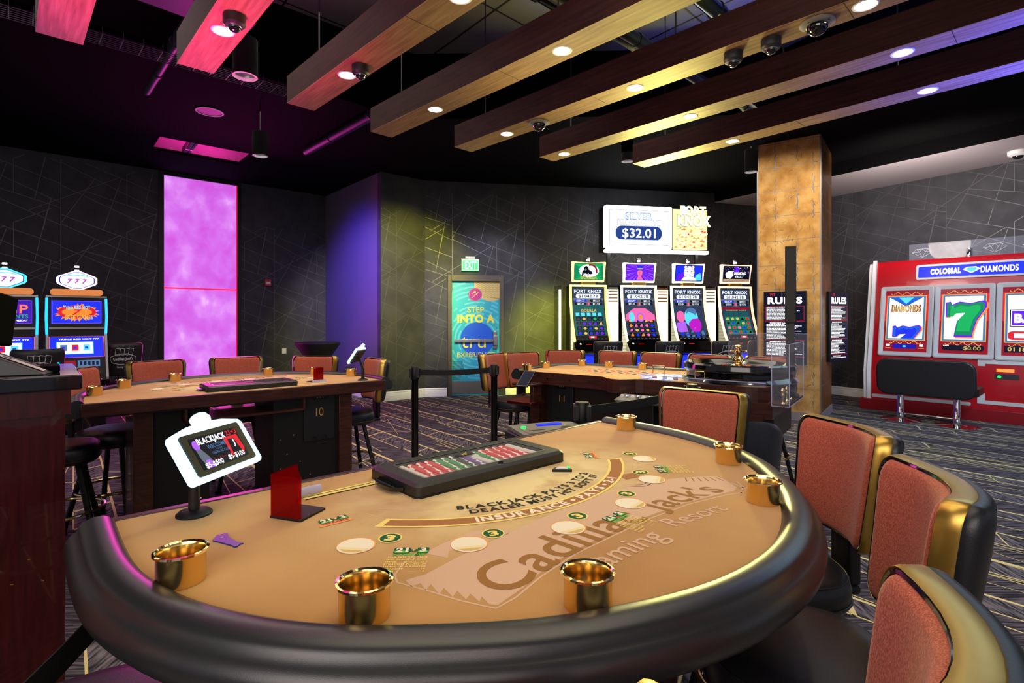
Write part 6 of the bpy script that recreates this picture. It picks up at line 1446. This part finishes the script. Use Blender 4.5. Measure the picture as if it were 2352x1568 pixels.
w = MB('red_lacquer'); w.add([(.70, .08, .80), (1.35, .08, .80), (1.35, -.25, .74), (.70, -.25, .74), (.70, .08, .45), (1.35, .08, .62), (1.35, -.24, .70), (.70, -.24, .70)], [(0, 1, 2, 3)[::-1], (3, 2, 6, 7), (2, 1, 5, 6), (0, 3, 7, 4), (4, 7, 6, 5)], 'red_lacquer'); w.build('console', t)
w = MB('s_blue'); A_ = Art(w, lambda x, y, d: (x, y, .80+.06*(y-.08)/.33+d), .004); A_.rect(.72, -.20, 1.32, .04, 'black', 1); A_.rect(.80, -.16, 1.02, .0, 's_blu7', 2); A_.rect(.84, -.13, .98, -.03, 's_white', 3); w.build('button_panel', t, flat=True)
w = MB('trim_white'); 
for x0, x1, y0, y1 in ((1.42, 1.50, .24, .86), (1.50, 2.3, .80, .86), (1.50, 2.3, .24, .29)): w.prismf([(x0, y0), (x1, y0), (x1, y1), (x0, y1)], f, .012, 0, 'offwhite')
w.build('service_door_frame', t)
w = MB('g_orange'); A_ = Art(w, lambda x, y, d: f(x, y, .004+d), .003); A_.rect(1.62, .70, 1.80, .74, 'g_orange', 1); A_.rect(1.60, .60, 1.85, .67, 'black', 1); A_.ell(1.65, .63, .02, .02, 'g_green', 2); w.build('bill_slot', t, flat=True)
w = MB('trim_white'); w.prismf(rrect(1.2, .05, .02, 3, .75, .22), f, .01, 0, 'offwhite'); w.build('kick_strip', t)
w = MB('chrome'); w.lathe([(.035, 2.35), (.035, 2.41), (.03, 2.42), (.035, 2.43), (.035, 2.48), (.0, 2.49)], 'chrome', 18, 1.28, .47); w.build('service_lamp', t)
# clear crown with etched diamonds
w = MB('acrylic'); w.box(.55, 2.45, .48, .485, 2.35, 2.60)
A_ = Art(w, lambda x, y, d: (x, .48-d, y+.08), .001)
for k in range(4):
    cx = .72+k*.42; q = [(cx-.13, 2.39), (cx-.07, 2.44), (cx+.07, 2.44), (cx+.13, 2.39), (cx, 2.31)]; A_.path(q, .003, 'white', 1, True); A_.path([(cx-.13, 2.39), (cx-.04, 2.395), (cx, 2.31), (cx+.04, 2.395), (cx+.13, 2.39)], .003, 'white', 1); A_.path([(cx-.07, 2.44), (cx-.04, 2.395), (cx, 2.44), (cx+.04, 2.395), (cx+.07, 2.44)], .003, 'white', 1)
w.build('etched_crown', t, flat=True)
# bench for the giant machine
cb = (5.75, 7.33)
t = thing('slot_bench', 'wide black padded bench on two chrome posts before the giant red slot machine', 'bench', (*cb, 0), BZ)
w = MB('bench_leather') if 'bench_leather' in M else (mat('bench_leather', '1a1a1d', .4, spec=.5) and MB('bench_leather'))
o = rrect(1.08, .50, .13, 7, 0, .63)
w.prismf([(x, z) for x, z in o], lambda x, z, d: (x, -.30-.06*(z-.4)-d, z), .0, -.075, 'bench_leather'); w.build('backrest', t, bevel=.02, seg=3)
w = MB('bench_leather'); w.prism(rrect(1.10, .50, .06, 6, 0, .0), .42, .53, 'bench_leather'); w.build('seat', t, bevel=.025, seg=3)
w = MB('black'); w.box(-.5, .5, -.30, .15, .42, .44); w.build('seat_frame', t)
for x in (-.31, .31):
    w = MB('chrome'); w.lathe([(.0, 0), (.24, 0), (.24, .008), (.10, .022), (.045, .03), (.045, .12), (.038, .13), (.038, .42)], 'chrome', 40, x, -.05); w.build('post', t)
w = MB('chrome'); w.tube([(-.31, -.05, .10), (.31, -.05, .10)], .009, 'chrome', 8); w.build('cross_bar', t)
if slot0.location.length < .01: bpy.data.objects.remove(slot0)
